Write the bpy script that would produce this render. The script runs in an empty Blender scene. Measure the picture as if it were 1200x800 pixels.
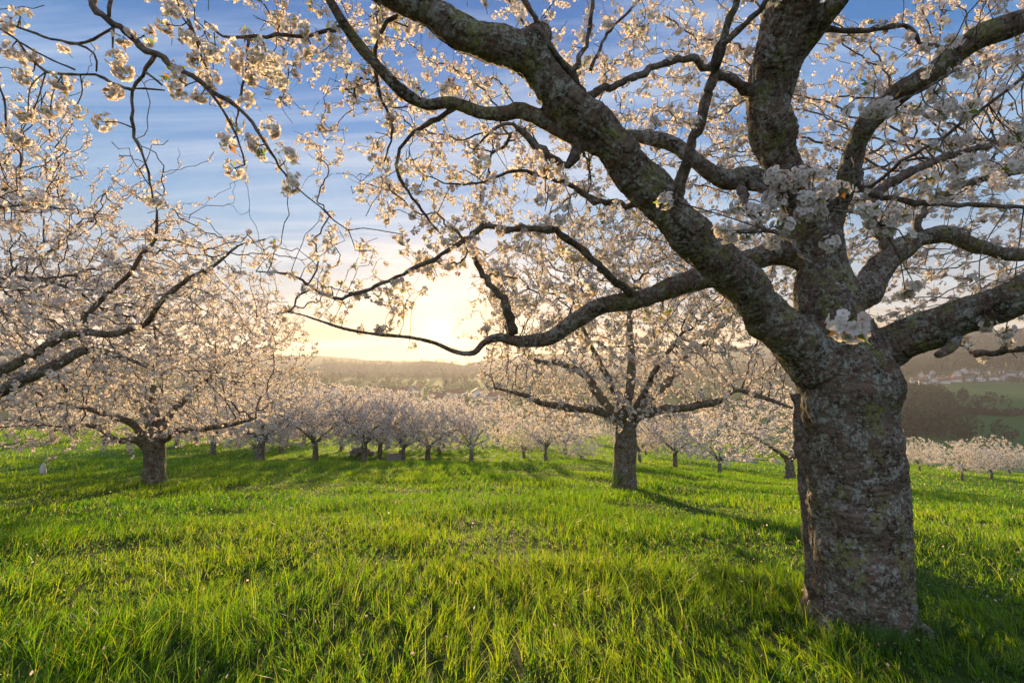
import bpy, math, random
import numpy as np
from mathutils import Vector

rng = np.random.default_rng(7)
random.seed(7)
C = bpy.context.scene.collection
SC = bpy.context.scene

# ------------------------------------------------------------------ camera
EYE = np.array([0.0, 0.0, 1.35])
PITCH = math.atan(40 / 600)
cam_d = bpy.data.cameras.new('camera')
cam = bpy.data.objects.new('camera', cam_d); C.objects.link(cam)
cam_d.sensor_width = 36; cam_d.lens = 18.0
cam_d.clip_start = 0.05; cam_d.clip_end = 20000
cam.location = EYE
cam.rotation_euler = (math.pi / 2 + PITCH, 0, 0)
SC.camera = cam
FW = np.array([0, math.cos(PITCH), math.sin(PITCH)])
UP = np.array([0, -math.sin(PITCH), math.cos(PITCH)])
RT = np.array([1.0, 0, 0])

def P(px, py, d):
    return EYE + d * (FW + RT * (px - 600) / 600 + UP * (400 - py) / 600)

def project(p):
    v = np.asarray(p) - EYE
    d = v @ FW
    dd = np.where(d > 0.05, d, 0.05)
    return 600 + 600 * (v @ RT) / dd, 400 - 600 * (v @ UP) / dd, d

# ------------------------------------------------------------------ light
_s = P(513, 385, 1.0) - EYE; _s = _s / np.linalg.norm(_s)
SUN_EL = math.asin(_s[2]); SUN_AZ = math.atan2(_s[0], _s[1])
SUN_DIR = Vector(_s)
SC.view_settings.view_transform = 'Standard'
SC.view_settings.look = 'None'
SC.view_settings.gamma = 1
SC.view_settings.exposure = 1.38
SC.render.engine = 'CYCLES'
SC.cycles.use_denoising = True
SC.cycles.max_bounces = 6
SC.cycles.transparent_max_bounces = 4
SC.cycles.diffuse_bounces = 3
SC.cycles.volume_bounces = 0
SC.cycles.transmission_bounces = 3
SC.cycles.sample_clamp_indirect = 6
SC.cycles.use_adaptive_sampling = False

sun_d = bpy.data.lights.new('sun', 'SUN')
sun_d.energy = 5.0; sun_d.angle = math.radians(0.6); sun_d.color = (1.0, 0.70, 0.34)
sun = bpy.data.objects.new('sun', sun_d); C.objects.link(sun)
sun.rotation_euler = SUN_DIR.to_track_quat('Z', 'Y').to_euler()
sun.location = (0, 0, 30)

world = bpy.data.worlds.new('World'); SC.world = world
world.use_nodes = True
nt = world.node_tree; nt.nodes.clear()

class NT:
    """tiny helper to write node graphs"""
    def __init__(s, tree): s.t = tree; s.n = tree.nodes; s.l = tree.links
    def node(s, kind, **kw):
        n = s.n.new(kind)
        for k, v in kw.items(): setattr(n, k, v)
        return n
    def put(s, sock, v):
        if isinstance(v, bpy.types.NodeSocket): s.l.new(v, sock)
        else: sock.default_value = v
    def math(s, op, a, b=0.0, c=None, clamp=False):
        n = s.node('ShaderNodeMath', operation=op, use_clamp=clamp)
        s.put(n.inputs[0], a); s.put(n.inputs[1], b)
        if c is not None: s.put(n.inputs[2], c)
        return n.outputs[0]
    def vmath(s, op, a, b=(0, 0, 0)):
        n = s.node('ShaderNodeVectorMath', operation=op)
        s.put(n.inputs[0], a); s.put(n.inputs[1], b)
        return n.outputs['Value'] if op in ('DOT_PRODUCT', 'LENGTH') else n.outputs[0]
    def scale(s, a, f):
        n = s.node('ShaderNodeVectorMath', operation='SCALE')
        s.put(n.inputs[0], a); s.put(n.inputs['Scale'], f)
        return n.outputs[0]
    def mix(s, f, a, b, blend='MIX'):
        n = s.node('ShaderNodeMix', data_type='RGBA', blend_type=blend)
        s.put(n.inputs[0], f); s.put(n.inputs[6], a); s.put(n.inputs[7], b)
        return n.outputs[2]
    def ramp(s, f, stops, interp='LINEAR'):
        n = s.node('ShaderNodeValToRGB'); n.color_ramp.interpolation = interp
        e = n.color_ramp.elements
        while len(e) < len(stops): e.new(0.5)
        for i, (p, c) in enumerate(stops):
            e[i].position = p
            e[i].color = (c, c, c, 1) if isinstance(c, (int, float)) else (*c, 1)
        s.put(n.inputs[0], f)
        return n.outputs[0]
    def noise(s, vec, scale, detail=4, rough=0.55, dist=0.0):
        n = s.node('ShaderNodeTexNoise')
        if vec is not None: s.put(n.inputs['Vector'], vec)
        n.inputs['Scale'].default_value = scale; n.inputs['Detail'].default_value = detail
        n.inputs['Roughness'].default_value = rough; n.inputs['Distortion'].default_value = dist
        return n.outputs['Fac']
    def voronoi(s, vec, scale, feature='F1', out='Distance', rand=1.0):
        n = s.node('ShaderNodeTexVoronoi', feature=feature)
        if vec is not None: s.put(n.inputs['Vector'], vec)
        n.inputs['Scale'].default_value = scale; n.inputs['Randomness'].default_value = rand
        return n.outputs[out]

w = NT(nt)
geo = w.node('ShaderNodeTexCoord').outputs['Generated']
dirv = w.vmath('NORMALIZE', geo)
sep = w.node('ShaderNodeSeparateXYZ'); w.put(sep.inputs[0], dirv)
dz = sep.outputs['Z']
sky = w.node('ShaderNodeTexSky', sky_type='NISHITA')
sky.sun_disc = False; sky.sun_elevation = SUN_EL; sky.sun_rotation = SUN_AZ
sky.altitude = 400; sky.air_density = 1.2; sky.dust_density = 1.5; sky.ozone_density = 3.0
base = w.ramp(dz, [(0.0, (0.56, 0.28, 0.10)), (0.07, (0.60, 0.42, 0.26)), (0.16, (0.46, 0.56, 0.68)),
                   (0.28, (0.19, 0.44, 0.76)), (0.44, (0.060, 0.28, 0.68)), (0.60, (0.035, 0.19, 0.56)), (1.0, (0.05, 0.13, 0.40))])
cosA = w.vmath('DOT_PRODUCT', dirv, tuple(_s))
cosA = w.math('MAXIMUM', cosA, 0.0)
g1 = w.math('POWER', cosA, 5.0); g2 = w.math('POWER', cosA, 90.0); g3 = w.math('POWER', cosA, 900.0)
# away from the sun the sky is darker and bluer
base = w.scale(base, w.math('ADD', w.math('MULTIPLY', g1, 0.08), 0.45))
# unseen sky away from the sun and overhead, brightened as added fill light
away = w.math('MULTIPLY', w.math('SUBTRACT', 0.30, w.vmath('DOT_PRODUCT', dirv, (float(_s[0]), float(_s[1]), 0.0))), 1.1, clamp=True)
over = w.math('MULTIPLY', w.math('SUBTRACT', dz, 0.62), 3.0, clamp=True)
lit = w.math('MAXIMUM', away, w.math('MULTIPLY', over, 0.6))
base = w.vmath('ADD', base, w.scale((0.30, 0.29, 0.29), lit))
# cirrus: noise on the plane the clouds float in
zc = w.math('ADD', w.math('MAXIMUM', dz, 0.0), 0.12)
comb = w.node('ShaderNodeCombineXYZ')
w.put(comb.inputs[0], w.math('DIVIDE', sep.outputs['X'], zc)); w.put(comb.inputs[1], w.math('DIVIDE', sep.outputs['Y'], zc))
mp = w.node('ShaderNodeMapping'); w.put(mp.inputs[0], comb.outputs[0])
mp.inputs['Rotation'].default_value = (0, 0, 0.5); mp.inputs['Scale'].default_value = (0.45, 1.9, 1)
cl = w.noise(mp.outputs[0], 1.1, 8, 0.62, 0.7)
cl = w.ramp(cl, [(0.44, 0.0), (0.74, 1.0)])
cl = w.math('MULTIPLY', cl, 0.72)
lp = w.math('MULTIPLY', g1, 0.35)
cloudc = w.mix(w.math('MULTIPLY', g1, 1.0, clamp=True), (0.40, 0.50, 0.62, 1), (0.56, 0.52, 0.48, 1))
col = w.mix(cl, base, cloudc)
glow = w.vmath('ADD', w.scale((1.0, 0.42, 0.03), w.math('MULTIPLY', g2, 0.42)), w.scale((1.0, 0.66, 0.22), w.math('MULTIPLY', g3, 0.6)))
disc = w.math('GREATER_THAN', cosA, math.cos(math.radians(0.95)))
glow = w.vmath('ADD', glow, w.scale((1.0, 0.86, 0.55), w.math('MULTIPLY', disc, 12.0)))
col = w.vmath('ADD', col, glow)
col = w.scale(col, 8.0)
nish = w.scale(sky.outputs[0], 0.06)
col = w.vmath('ADD', col, nish)
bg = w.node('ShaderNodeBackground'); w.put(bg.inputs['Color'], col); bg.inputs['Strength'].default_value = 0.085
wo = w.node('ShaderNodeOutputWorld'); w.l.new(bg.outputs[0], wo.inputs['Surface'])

# ------------------------------------------------------------------ numpy noise
def _hash(ix, iy, iz, seed=0):
    h = (ix.astype(np.int64) * 374761393 + iy.astype(np.int64) * 668265263 + iz.astype(np.int64) * 2147483647 + seed * 144665) & 0x7fffffff
    h = ((h ^ (h >> 13)) * 1274126177) & 0x7fffffff
    return ((h ^ (h >> 16)) & 0xffff) / 65535.0
def vnoise(x, y, z=None, seed=0):
    x = np.asarray(x, float); y = np.asarray(y, float)
    z = np.zeros_like(x) if z is None else np.asarray(z, float)
    ix, iy, iz = np.floor(x), np.floor(y), np.floor(z)
    fx, fy, fz = x - ix, y - iy, z - iz
    fx = fx * fx * (3 - 2 * fx); fy = fy * fy * (3 - 2 * fy); fz = fz * fz * (3 - 2 * fz)
    r = 0
    for a in (0, 1):
        for b in (0, 1):
            for c in (0, 1):
                r = r + _hash(ix + a, iy + b, iz + c, seed) * (fx if a else 1 - fx) * (fy if b else 1 - fy) * (fz if c else 1 - fz)
    return r * 2 - 1
def fbm(x, y, z=None, o=4, seed=0):
    r = 0; a = 1.0; f = 1.0
    for k in range(o):
        r = r + a * vnoise(x * f, y * f, None if z is None else z * f, seed + k * 17); a *= .5; f *= 2.03
    return r

# ------------------------------------------------------------------ terrain
_ky = np.array([-400, -60, -20, 0, 2.9, 6, 9.6, 15, 19, 25, 50, 100, 160, 250, 380, 500, 650, 850, 950, 1150, 1500, 2200, 3200, 5000])
_kz = np.array([-30, 4.0, 1.2, .08, .02, -.32, -.73, -1.15, -1.95, -2.8, -4.9, -8.65, -18, -33, -34, -28, -19, -8, -4, -2, 0, 0, 0, 0])
_t = np.arange(-400, 5000, 0.5)
_h = np.interp(_t, _ky, _kz)
_k = np.exp(-np.linspace(-2, 2, 9) ** 2); _k /= _k.sum()
_h = np.convolve(np.pad(_h, 4, mode='edge'), _k, 'valid')
def sstep(a, b, x):
    t = np.clip((x - a) / (b - a), 0, 1); return t * t * (3 - 2 * t)
def H(x, y):
    x = np.asarray(x, float); y = np.asarray(y, float)
    r = np.hypot(x, y)
    wgt = sstep(60, 170, r)
    z = np.interp((1 - wgt) * y + wgt * r, _t, _h)
    side = sstep(3, 15, y) * (1 - sstep(120, 240, r))
    z = z - 0.075 * np.maximum(x - 1.5, 0) * side
    z = z + 0.03 * np.maximum(-x - 25, 0) * sstep(20, 60, y) * (1 - sstep(90, 160, r))
    near = 1 - sstep(20, 60, r)
    z = z + near * (0.05 * vnoise(x * .55, y * .55, seed=3) + 0.022 * vnoise(x * 1.7, y * 1.7, seed=4))
    mid = sstep(20, 60, r)
    z = z + mid * (1 - sstep(300, 500, r)) * .35 * vnoise(x * .05, y * .05, seed=5)
    az = np.arctan2(x, y)
    # low wooded hill right, far ridges
    far = sstep(1000, 1300, r)
    z = z + far * 5 * fbm(az * 9, r * .004, o=4, seed=9)
    z = z + np.exp(-((r - 1120) / 110) ** 2) * 30 * sstep(.45, .8, az) * (1 + .3 * vnoise(az * 14, r * 0, seed=41))
    z = z + np.exp(-((r - 1500) / 170) ** 2) * (24 * sstep(.2, -.2, az) + 12 + 85 * sstep(.3, .75, az) + 7 * fbm(az * 12, r * 0, o=3, seed=21))
    z = z + np.exp(-((r - 2250) / 230) ** 2) * (82 + 16 * fbm(az * 6, r * 0, o=4, seed=31) + 62 * sstep(.15, .75, az) + 28 * np.exp(-((az - .1) / .12) ** 2) - 42 * np.exp(-((az + .12) / .07) ** 2))
    return z
def ground(px, d):
    x = (px - 600) / 600 * d; z = 0.0; y = d
    for _ in range(4):
        y = (d - (z - 1.35) * math.sin(PITCH)) / math.cos(PITCH)
        z = float(H(x, y))
    return np.array([x, y, z])
def cast(px, py, dmin=1.0, dmax=1500):
    ds = np.geomspace(dmin, dmax, 4000)
    p = EYE[None] + ds[:, None] * (FW + RT * (px - 600) / 600 + UP * (400 - py) / 600)[None]
    below = p[:, 2] < H(p[:, 0], p[:, 1])
    i = int(np.argmax(below)) if below.any() else len(ds) - 1
    return p[i], ds[i]

# ------------------------------------------------------------------ mesh helpers
def build_mesh(name, V, F, mats, fmat=None, parent=None, smooth=True, attrs=None):
    """V (n,3); F list of (m,k) index arrays; fmat list of arrays/ints; attrs {name: (type, array)} on points"""
    V = np.asarray(V, np.float32)
    me = bpy.data.meshes.new(name)
    F = [np.asarray(f, np.int32) for f in F if len(f)]
    nl = sum(f.size for f in F); nf = sum(len(f) for f in F)
    me.vertices.add(len(V)); me.vertices.foreach_set('co', V.ravel())
    me.loops.add(nl); me.loops.foreach_set('vertex_index', np.concatenate([f.ravel() for f in F]))
    me.polygons.add(nf)
    st = []; o = 0
    for f in F:
        st.append(o + np.arange(len(f)) * f.shape[1]); o += f.size
    me.polygons.foreach_set('loop_start', np.concatenate(st).astype(np.int32))
    if fmat is not None:
        mi = np.concatenate([np.full(len(f), m, np.int32) if np.isscalar(m) else np.asarray(m, np.int32) for f, m in zip(F, fmat)])
        me.polygons.foreach_set('material_index', mi)
    if smooth: me.polygons.foreach_set('use_smooth', np.ones(nf, bool))
    for m in mats: me.materials.append(m)
    for k, (ty, arr) in (attrs or {}).items():
        a = me.attributes.new(k, ty, 'POINT')
        a.data.foreach_set('vector' if ty == 'FLOAT_VECTOR' else 'value', np.asarray(arr, np.float32).ravel())
    me.update(calc_edges=True)
    o = bpy.data.objects.new(name, me); C.objects.link(o)
    if parent is not None: o.parent = parent
    return o
def tag(o, label=None, cat=None, group=None, kind=None):
    if label: o['label'] = label
    if cat: o['category'] = cat
    if group: o['group'] = group
    if kind: o['kind'] = kind
    return o
def empty(name, loc, label, cat, group=None):
    o = bpy.data.objects.new(name, None); C.objects.link(o)
    o.location = loc; o.empty_display_size = .3
    return tag(o, label, cat, group)

def nrm(v): return v / np.maximum(np.linalg.norm(v, axis=-1, keepdims=True), 1e-9)

def frames(d):
    ref = np.tile(np.array([0.312, 0.871, -0.379]), (len(d), 1))
    bad = np.abs((d * ref).sum(1)) > .97
    ref[bad] = (0, 0.3, 1)
    a = nrm(np.cross(d, ref)); b = np.cross(d, a)
    return a, b

def tube_path(pts, rad, sides=8, cap=True):
    """one tapered tube along pts with parallel transport frames"""
    pts = np.asarray(pts, float); n = len(pts)
    t = nrm(np.gradient(pts, axis=0))
    a = np.cross(t[0], [0.3, 0.2, 1.0]); 
    if np.linalg.norm(a) < .05: a = np.cross(t[0], [1, 0, 0])
    a = a / np.linalg.norm(a); A = [a]
    for i in range(1, n):
        a = A[-1] - t[i] * (A[-1] @ t[i]); A.append(a / np.linalg.norm(a))
    A = np.array(A); B = np.cross(t, A)
    th = np.arange(sides) * 2 * np.pi / sides
    V = pts[:, None] + (A[:, None] * np.cos(th)[None, :, None] + B[:, None] * np.sin(th)[None, :, None]) * np.asarray(rad)[:, None, None]
    V = V.reshape(-1, 3)
    i = np.arange(n - 1)[:, None] * sides; j = np.arange(sides)[None]
    k = (j + 1) % sides
    F = np.stack([i + j, i + k, i + k + sides, i + j + sides], -1).reshape(-1, 4)
    T = np.zeros((0, 3), int)
    if cap:
        V = np.vstack([V, pts[:1], pts[-1:]])
        c0, c1 = len(V) - 2, len(V) - 1
        jj = np.arange(sides); kk = (jj + 1) % sides
        T = np.vstack([np.stack([kk, jj, np.full(sides, c0)], 1), np.stack([jj + (n - 1) * sides, kk + (n - 1) * sides, np.full(sides, c1)], 1)])
    return V, F, T

def catmull(pts, step):
    """pts (n,4+) resampled along a Catmull-Rom spline at about step metres"""
    pts = np.asarray(pts, float)
    e = np.vstack([2 * pts[0] - pts[1], pts, 2 * pts[-1] - pts[-2]])
    out = []
    for i in range(1, len(e) - 2):
        p0, p1, p2, p3 = e[i - 1:i + 3]
        m = max(1, int(round(np.linalg.norm(p2[:3] - p1[:3]) / step)))
        t = (np.arange(m) / m)[:, None]
        out.append(.5 * ((2 * p1) + (p2 - p0) * t + (2 * p0 - 5 * p1 + 4 * p2 - p3) * t ** 2 + (3 * p1 - p0 - 3 * p2 + p3) * t ** 3))
    out.append(pts[-1:])
    r = np.vstack(out); r[:, 3] = np.maximum(r[:, 3], .0015)
    return r

def pl(*a):
    """pixel polyline rows (px, py, depth, width px) to world rows (x, y, z, r)"""
    out = []
    for px, py, d, wd in a:
        p = P(px, py, d); out.append((*p, wd / 2 * d / 600))
    out = np.array(out)
    q = np.array([(r[0], r[1]) for r in a], float)
    if len(q) > 1:
        t = np.gradient(q, axis=0); t /= np.maximum(np.linalg.norm(t, axis=1, keepdims=True), 1e-6)
        off = np.abs((q[:, 0] - 600) * -t[:, 1] + (q[:, 1] - 400) * t[:, 0]) / 600
        out[:, 3] /= np.sqrt(1 + off ** 2)
    return out

def prisms(pos, par, rad, sides, attr=None):
    """all twigs in one go: a ring at each node, joined to the ring of its parent"""
    ids = np.where(par >= 0)[0]
    d = pos[ids] - pos[par[ids]]
    L = np.linalg.norm(d, axis=1); ok = L > 1e-5; ids = ids[ok]; d = nrm(d[ok])
    n = len(pos)
    # main child continues the parent's ring
    dn = np.zeros((n, 3)); dn[ids] = d
    mainc = np.full(n, -1); order = np.argsort(rad[ids])
    mainc[par[ids][order]] = ids[order]
    sm = dn.copy(); has = mainc >= 0
    sm[has] = nrm(dn[has] * .5 + dn[mainc[has]] * .5 + 1e-6)
    root = (par < 0)
    A, B = frames(nrm(sm + 1e-9))
    th = np.arange(sides) * 2 * np.pi / sides; cs = np.cos(th)[None, :, None]; sn = np.sin(th)[None, :, None]
    ring = pos[:, None] + (A[:, None] * cs + B[:, None] * sn) * rad[:, None, None]
    V = ring.reshape(-1, 3)
    side = ids[(mainc[par[ids]] != ids) | root[par[ids]]]
    A2, B2 = frames(dn[side])
    r2 = pos[par[side]][:, None] + (A2[:, None] * cs + B2[:, None] * sn) * np.minimum(rad[side] * 1.25, rad[par[side]])[:, None, None]
    V = np.vstack([V, r2.reshape(-1, 3)])
    start = par * sides
    start = start.astype(int).copy(); start[side] = n * sides + np.arange(len(side)) * sides
    j = np.arange(sides)[None]; k = (j + 1) % sides
    a = start[ids][:, None]; b = (ids * sides)[:, None]
    F = np.stack([a + j, a + k, b + k, b + j], -1).reshape(-1, 4)
    return V, F

# ------------------------------------------------------------------ materials
def mat(name):
    m = bpy.data.materials.new(name); m.use_nodes = True
    n = NT(m.node_tree); m.node_tree.nodes.clear()
    out = n.node('ShaderNodeOutputMaterial')
    return m, n, out
def principled(n, out, color, rough=.8, bump=None, bstr=.5, bdist=.01, spec=.3):
    b = n.node('ShaderNodeBsdfPrincipled'); n.put(b.inputs['Base Color'], color); n.put(b.inputs['Roughness'], rough)
    b.inputs['Specular IOR Level'].default_value = spec
    if bump is not None:
        bp = n.node('ShaderNodeBump'); n.put(bp.inputs['Height'], bump); bp.inputs['Strength'].default_value = bstr; bp.inputs['Distance'].default_value = bdist
        n.l.new(bp.outputs[0], b.inputs['Normal'])
    if out is not None: n.l.new(b.outputs[0], out.inputs['Surface'])
    return b
def leafy(name, diffs, trans, tw=.5, gloss=.0, attr='rnd'):
    """thin petals, blades and leaves: diffuse front, light shining through"""
    m, n, out = mat(name)
    at = n.node('ShaderNodeAttribute', attribute_name=attr)
    f = at.outputs['Fac']
    k = len(diffs)
    dc = n.ramp(f, [(i / (k - 1), c) for i, c in enumerate(diffs)])
    tc = n.ramp(f, [(i / (k - 1), c) for i, c in enumerate(trans)])
    a = n.node('ShaderNodeBsdfDiffuse'); n.put(a.inputs[0], dc)
    b = n.node('ShaderNodeBsdfTranslucent'); n.put(b.inputs[0], tc)
    mx = n.node('ShaderNodeMixShader'); mx.inputs[0].default_value = tw
    n.l.new(a.outputs[0], mx.inputs[1]); n.l.new(b.outputs[0], mx.inputs[2])
    o = mx.outputs[0]
    if gloss:
        g = n.node('ShaderNodeBsdfGlossy'); g.inputs['Roughness'].default_value = .35
        m2 = n.node('ShaderNodeMixShader'); m2.inputs[0].default_value = gloss
        n.l.new(o, m2.inputs[1]); n.l.new(g.outputs[0], m2.inputs[2]); o = m2.outputs[0]
    n.l.new(o, out.inputs['Surface'])
    return m

M_GRASS = leafy('grass_blade', [(.012, .060, .007), (.030, .110, .009), (.062, .15, .010), (.24, .21, .08)],
                [(.07, .24, .004), (.20, .43, .006), (.46, .60, .008), (.55, .46, .12)], .55, .03)
M_PETAL = leafy('cherry_petal', [(.72, .66, .68), (.80, .77, .78), (.82, .80, .79), (.76, .67, .66)],
                [(.82, .64, .50), (.88, .76, .64), (.88, .80, .70), (.82, .62, .50)], .5)
M_HEART = leafy('flower_heart', [(.30, .30, .06), (.45, .38, .08)], [(.4, .4, .06), (.6, .45, .1)], .4)
M_LEAF = leafy('young_leaf', [(.09, .14, .02), (.14, .17, .03), (.22, .11, .04), (.26, .13, .05)],
               [(.25, .40, .03), (.38, .44, .05), (.50, .24, .05), (.55, .28, .07)], .5, .04)
M_STALK = leafy('green_stalk', [(.10, .14, .03), (.14, .16, .04)], [(.2, .25, .04), (.25, .28, .05)], .3)
M_HERB = leafy('herb_leaf', [(.05, .12, .03), (.08, .16, .05), (.10, .18, .07)], [(.12, .28, .03), (.2, .36, .06), (.24, .4, .1)], .45)
M_PETALFALL = leafy('fallen_petal', [(.6, .45, .38), (.7, .6, .5), (.35, .18, .10)], [(.6, .4, .3), (.7, .55, .4), (.4, .2, .1)], .4)

def _colnoise(n, vec, scale):
    q = n.node('ShaderNodeTexNoise'); n.put(q.inputs['Vector'], vec); q.inputs['Scale'].default_value = scale; q.inputs['Detail'].default_value = 4
    return q.outputs['Color']
def bark_material(name, old=True):
    m, n, out = mat(name)
    if old:
        at = n.node('ShaderNodeAttribute', attribute_name='bark_co').outputs['Vector']
    else:
        at = n.node('ShaderNodeTexCoord').outputs['Object']
    obj = n.node('ShaderNodeTexCoord').outputs['Object']
    def mp(v, sx, sz):
        q = n.node('ShaderNodeMapping'); n.put(q.inputs[0], v); q.inputs['Scale'].default_value = (sx, sx, sz); return q.outputs[0]
    lent = n.noise(mp(at, 14, 62) if old else at, 1.0 if old else 60, 4, .6, .3)
    warp = n.vmath('ADD', mp(at, 15, 5) if old else at, n.scale(n.vmath('SUBTRACT', _colnoise(n, obj, 16), (.5, .5, .5)), 1.9))
    crack = n.voronoi(warp, 1.0 if old else 40, 'DISTANCE_TO_EDGE')
    flake = n.voronoi(mp(at, 55, 34) if old else at, 1.0 if old else 90, 'F1', 'Color')
    fine = n.noise(obj, 75, 6, .7)
    big = n.noise(obj, 5.5, 5, .6)
    med = n.noise(obj, 12, 6, .7)
    c = n.ramp(lent, [(.30, (.050, .035, .025)), (.46, (.15, .105, .075)), (.60, (.23, .175, .13)), (.76, (.36, .30, .24))])
    sepf = n.node('ShaderNodeSeparateColor'); n.put(sepf.inputs[0], flake)
    c = n.mix(n.math('MULTIPLY', sepf.outputs[0], .3), c, (.12, .07, .045, 1))
    c = n.mix(n.ramp(big, [(.56, 0.0), (.70, .6)]), c, (.17, .085, .050, 1))
    ck = n.ramp(crack, [(.0, 1.0), (.09, 0.0)])
    ckm = n.math('MULTIPLY', ck, n.ramp(n.noise(obj, 9, 4, .6), [(.44, .05), (.62, .9)]))
    c = n.mix(ckm, c, (.018, .012, .008, 1))
    # grey crusts of lichen, then yellow-green patches
    lich = n.math('ADD', n.math('MULTIPLY', med, .55), n.math('MULTIPLY', n.noise(obj, 48, 5, .75), .45))
    lm = n.ramp(lich, [(.512, 0.0), (.535, 1.0)])
    c = n.mix(n.math('MULTIPLY', lm, .78 if old else .45), c, n.ramp(fine, [(.35, (.22, .22, .18)), (.65, (.46, .47, .40))]))
    if old:
        yl = n.math('MULTIPLY', n.ramp(n.noise(obj, 7.0, 3, .6), [(.545, 0.0), (.585, 1.0)]), n.ramp(n.noise(obj, 38, 4, .7), [(.46, 0.0), (.53, 1.0)]))
        c = n.mix(n.math('MULTIPLY', yl, .85), c, n.ramp(fine, [(.35, (.13, .13, .035)), (.65, (.30, .31, .11))]))
    hgt = n.math('ADD', n.math('MULTIPLY', lent, .38), n.math('MULTIPLY', fine, .6))
    hgt = n.math('SUBTRACT', hgt, n.math('MULTIPLY', ckm, .8))
    hgt = n.math('ADD', hgt, n.math('MULTIPLY', lm, .25))
    principled(n, out, c, .88, hgt, 1.0, .012 if old else .004, .2)
    return m
M_BARK = bark_material('old_cherry_bark', True)
M_TWIG = bark_material('twig_bark', False)
def simple_bark(name, c0, c1):
    m, n, out = mat(name); o = n.node('ShaderNodeTexCoord').outputs['Object']
    f = n.noise(o, 14, 6, .7)
    principled(n, out, n.ramp(f, [(.35, c0), (.65, c1)]), .9, f, .8, .03, .15)
    return m
M_FARBARK = simple_bark('orchard_bark', (.055, .040, .030), (.20, .155, .12))

# ------------------------------------------------------------------ flowers
def petal_hd():
    # a cupped petal with a notched tip: 3 columns x 4 rows
    V = []
    for (y, wd, z) in ((.06, .10, .0), (.35, .40, .10), (.72, .50, .22), (1.0, .26, .40)):
        for u in (-1, 0, 1):
            V.append((u * wd, y - (.10 if (u == 0 and y == 1.0) else 0) , z + .10 * u * u * (y < 1.0)))
    F = [(r * 3 + c, r * 3 + c + 1, r * 3 + c + 4, r * 3 + c + 3) for r in range(3) for c in range(2)]
    return np.array(V, float), np.array(F)
def petal_md():
    V = [(-.10, .06, 0), (.10, .06, 0), (-.48, .62, .12), (.48, .62, .12), (-.22, 1.0, .34), (.22, 1.0, .34)]
    return np.array(V, float), np.array([(0, 1, 3, 2), (2, 3, 5, 4)])
def petal_lo():
    return np.array([(0, .02, 0), (.50, .6, .12), (0, 1.0, .32), (-.50, .6, .12)], float), np.array([(0, 1, 2, 3)])
def flower(pet, heart):
    pv, pf = pet; V = []; F = []; Mi = []
    for k in range(5):
        a = 2 * math.pi * k / 5 + .13 * ((k * 7) % 3 - 1); c, s = math.cos(a), math.sin(a)
        q = pv.copy(); q[:, 2] += .04 * ((k * 3) % 4)
        R = np.array([[c, -s, 0], [s, c, 0], [0, 0, 1]])
        F.append(pf + sum(len(v) for v in V)); V.append(q @ R.T); Mi += [0] * len(pf)
    if heart == 2:      # stamens as thin bright filaments with anthers
        for k in range(9):
            a = k * 2.4; r0 = .03; r1 = .22 + .06 * (k % 3)
            c, s = math.cos(a), math.sin(a)
            q = np.array([(c * r0 - s * .015, s * r0 + c * .015, .02), (c * r0 + s * .015, s * r0 - c * .015, .02), (c * r1 + s * .035, s * r1 - c * .035, .36), (c * r1 - s * .035, s * r1 + c * .035, .36)])
            F.append(np.array([[0, 1, 2, 3]]) + sum(len(v) for v in V)); V.append(q); Mi.append(1)
    if heart:
        q = np.array([(-.15, -.15, .09), (.15, -.15, .09), (.15, .15, .09), (-.15, .15, .09)])
        F.append(np.array([[0, 1, 2, 3]]) + sum(len(v) for v in V)); V.append(q); Mi.append(1)
    return np.vstack(V), np.vstack(F), np.array(Mi)
FL_HD = flower(petal_hd(), 2); FL_MD = flower(petal_md(), 1); FL_LO = flower(petal_lo(), 0)
FL_X = (np.array([(-.8, -.6, .1), (.7, -.75, 0), (.85, .6, .2), (-.6, .8, .05)], float), np.array([(0, 1, 2, 3)]), np.array([0]))

def instance(tmpl, pos, axis, size, spin):
    V, F, Mi = tmpl; n = len(pos)
    A, B = frames(axis)
    c, s = np.cos(spin)[:, None], np.sin(spin)[:, None]
    X = A * c + B * s; Y = -A * s + B * c
    W = pos[:, None] + size[:, None, None] * (V[None, :, :1] * X[:, None] + V[None, :, 1:2] * Y[:, None] + V[None, :, 2:] * axis[:, None])
    Fo = F[None] + (np.arange(n) * len(V))[:, None, None]
    return W.reshape(-1, 3), Fo.reshape(-1, 4), np.tile(Mi, n)

def rand_dirs(n):
    return nrm(rng.normal(size=(n, 3)))

def quads_between(a, b, wd):
    """thin flat strips from a to b, crossed pairs are not needed at stalk size"""
    d = nrm(b - a); s, _ = frames(d)
    V = np.stack([a - s * wd, a + s * wd, b + s * wd, b - s * wd], 1).reshape(-1, 3)
    F = np.arange(len(a) * 4).reshape(-1, 4)
    return V, F

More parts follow.
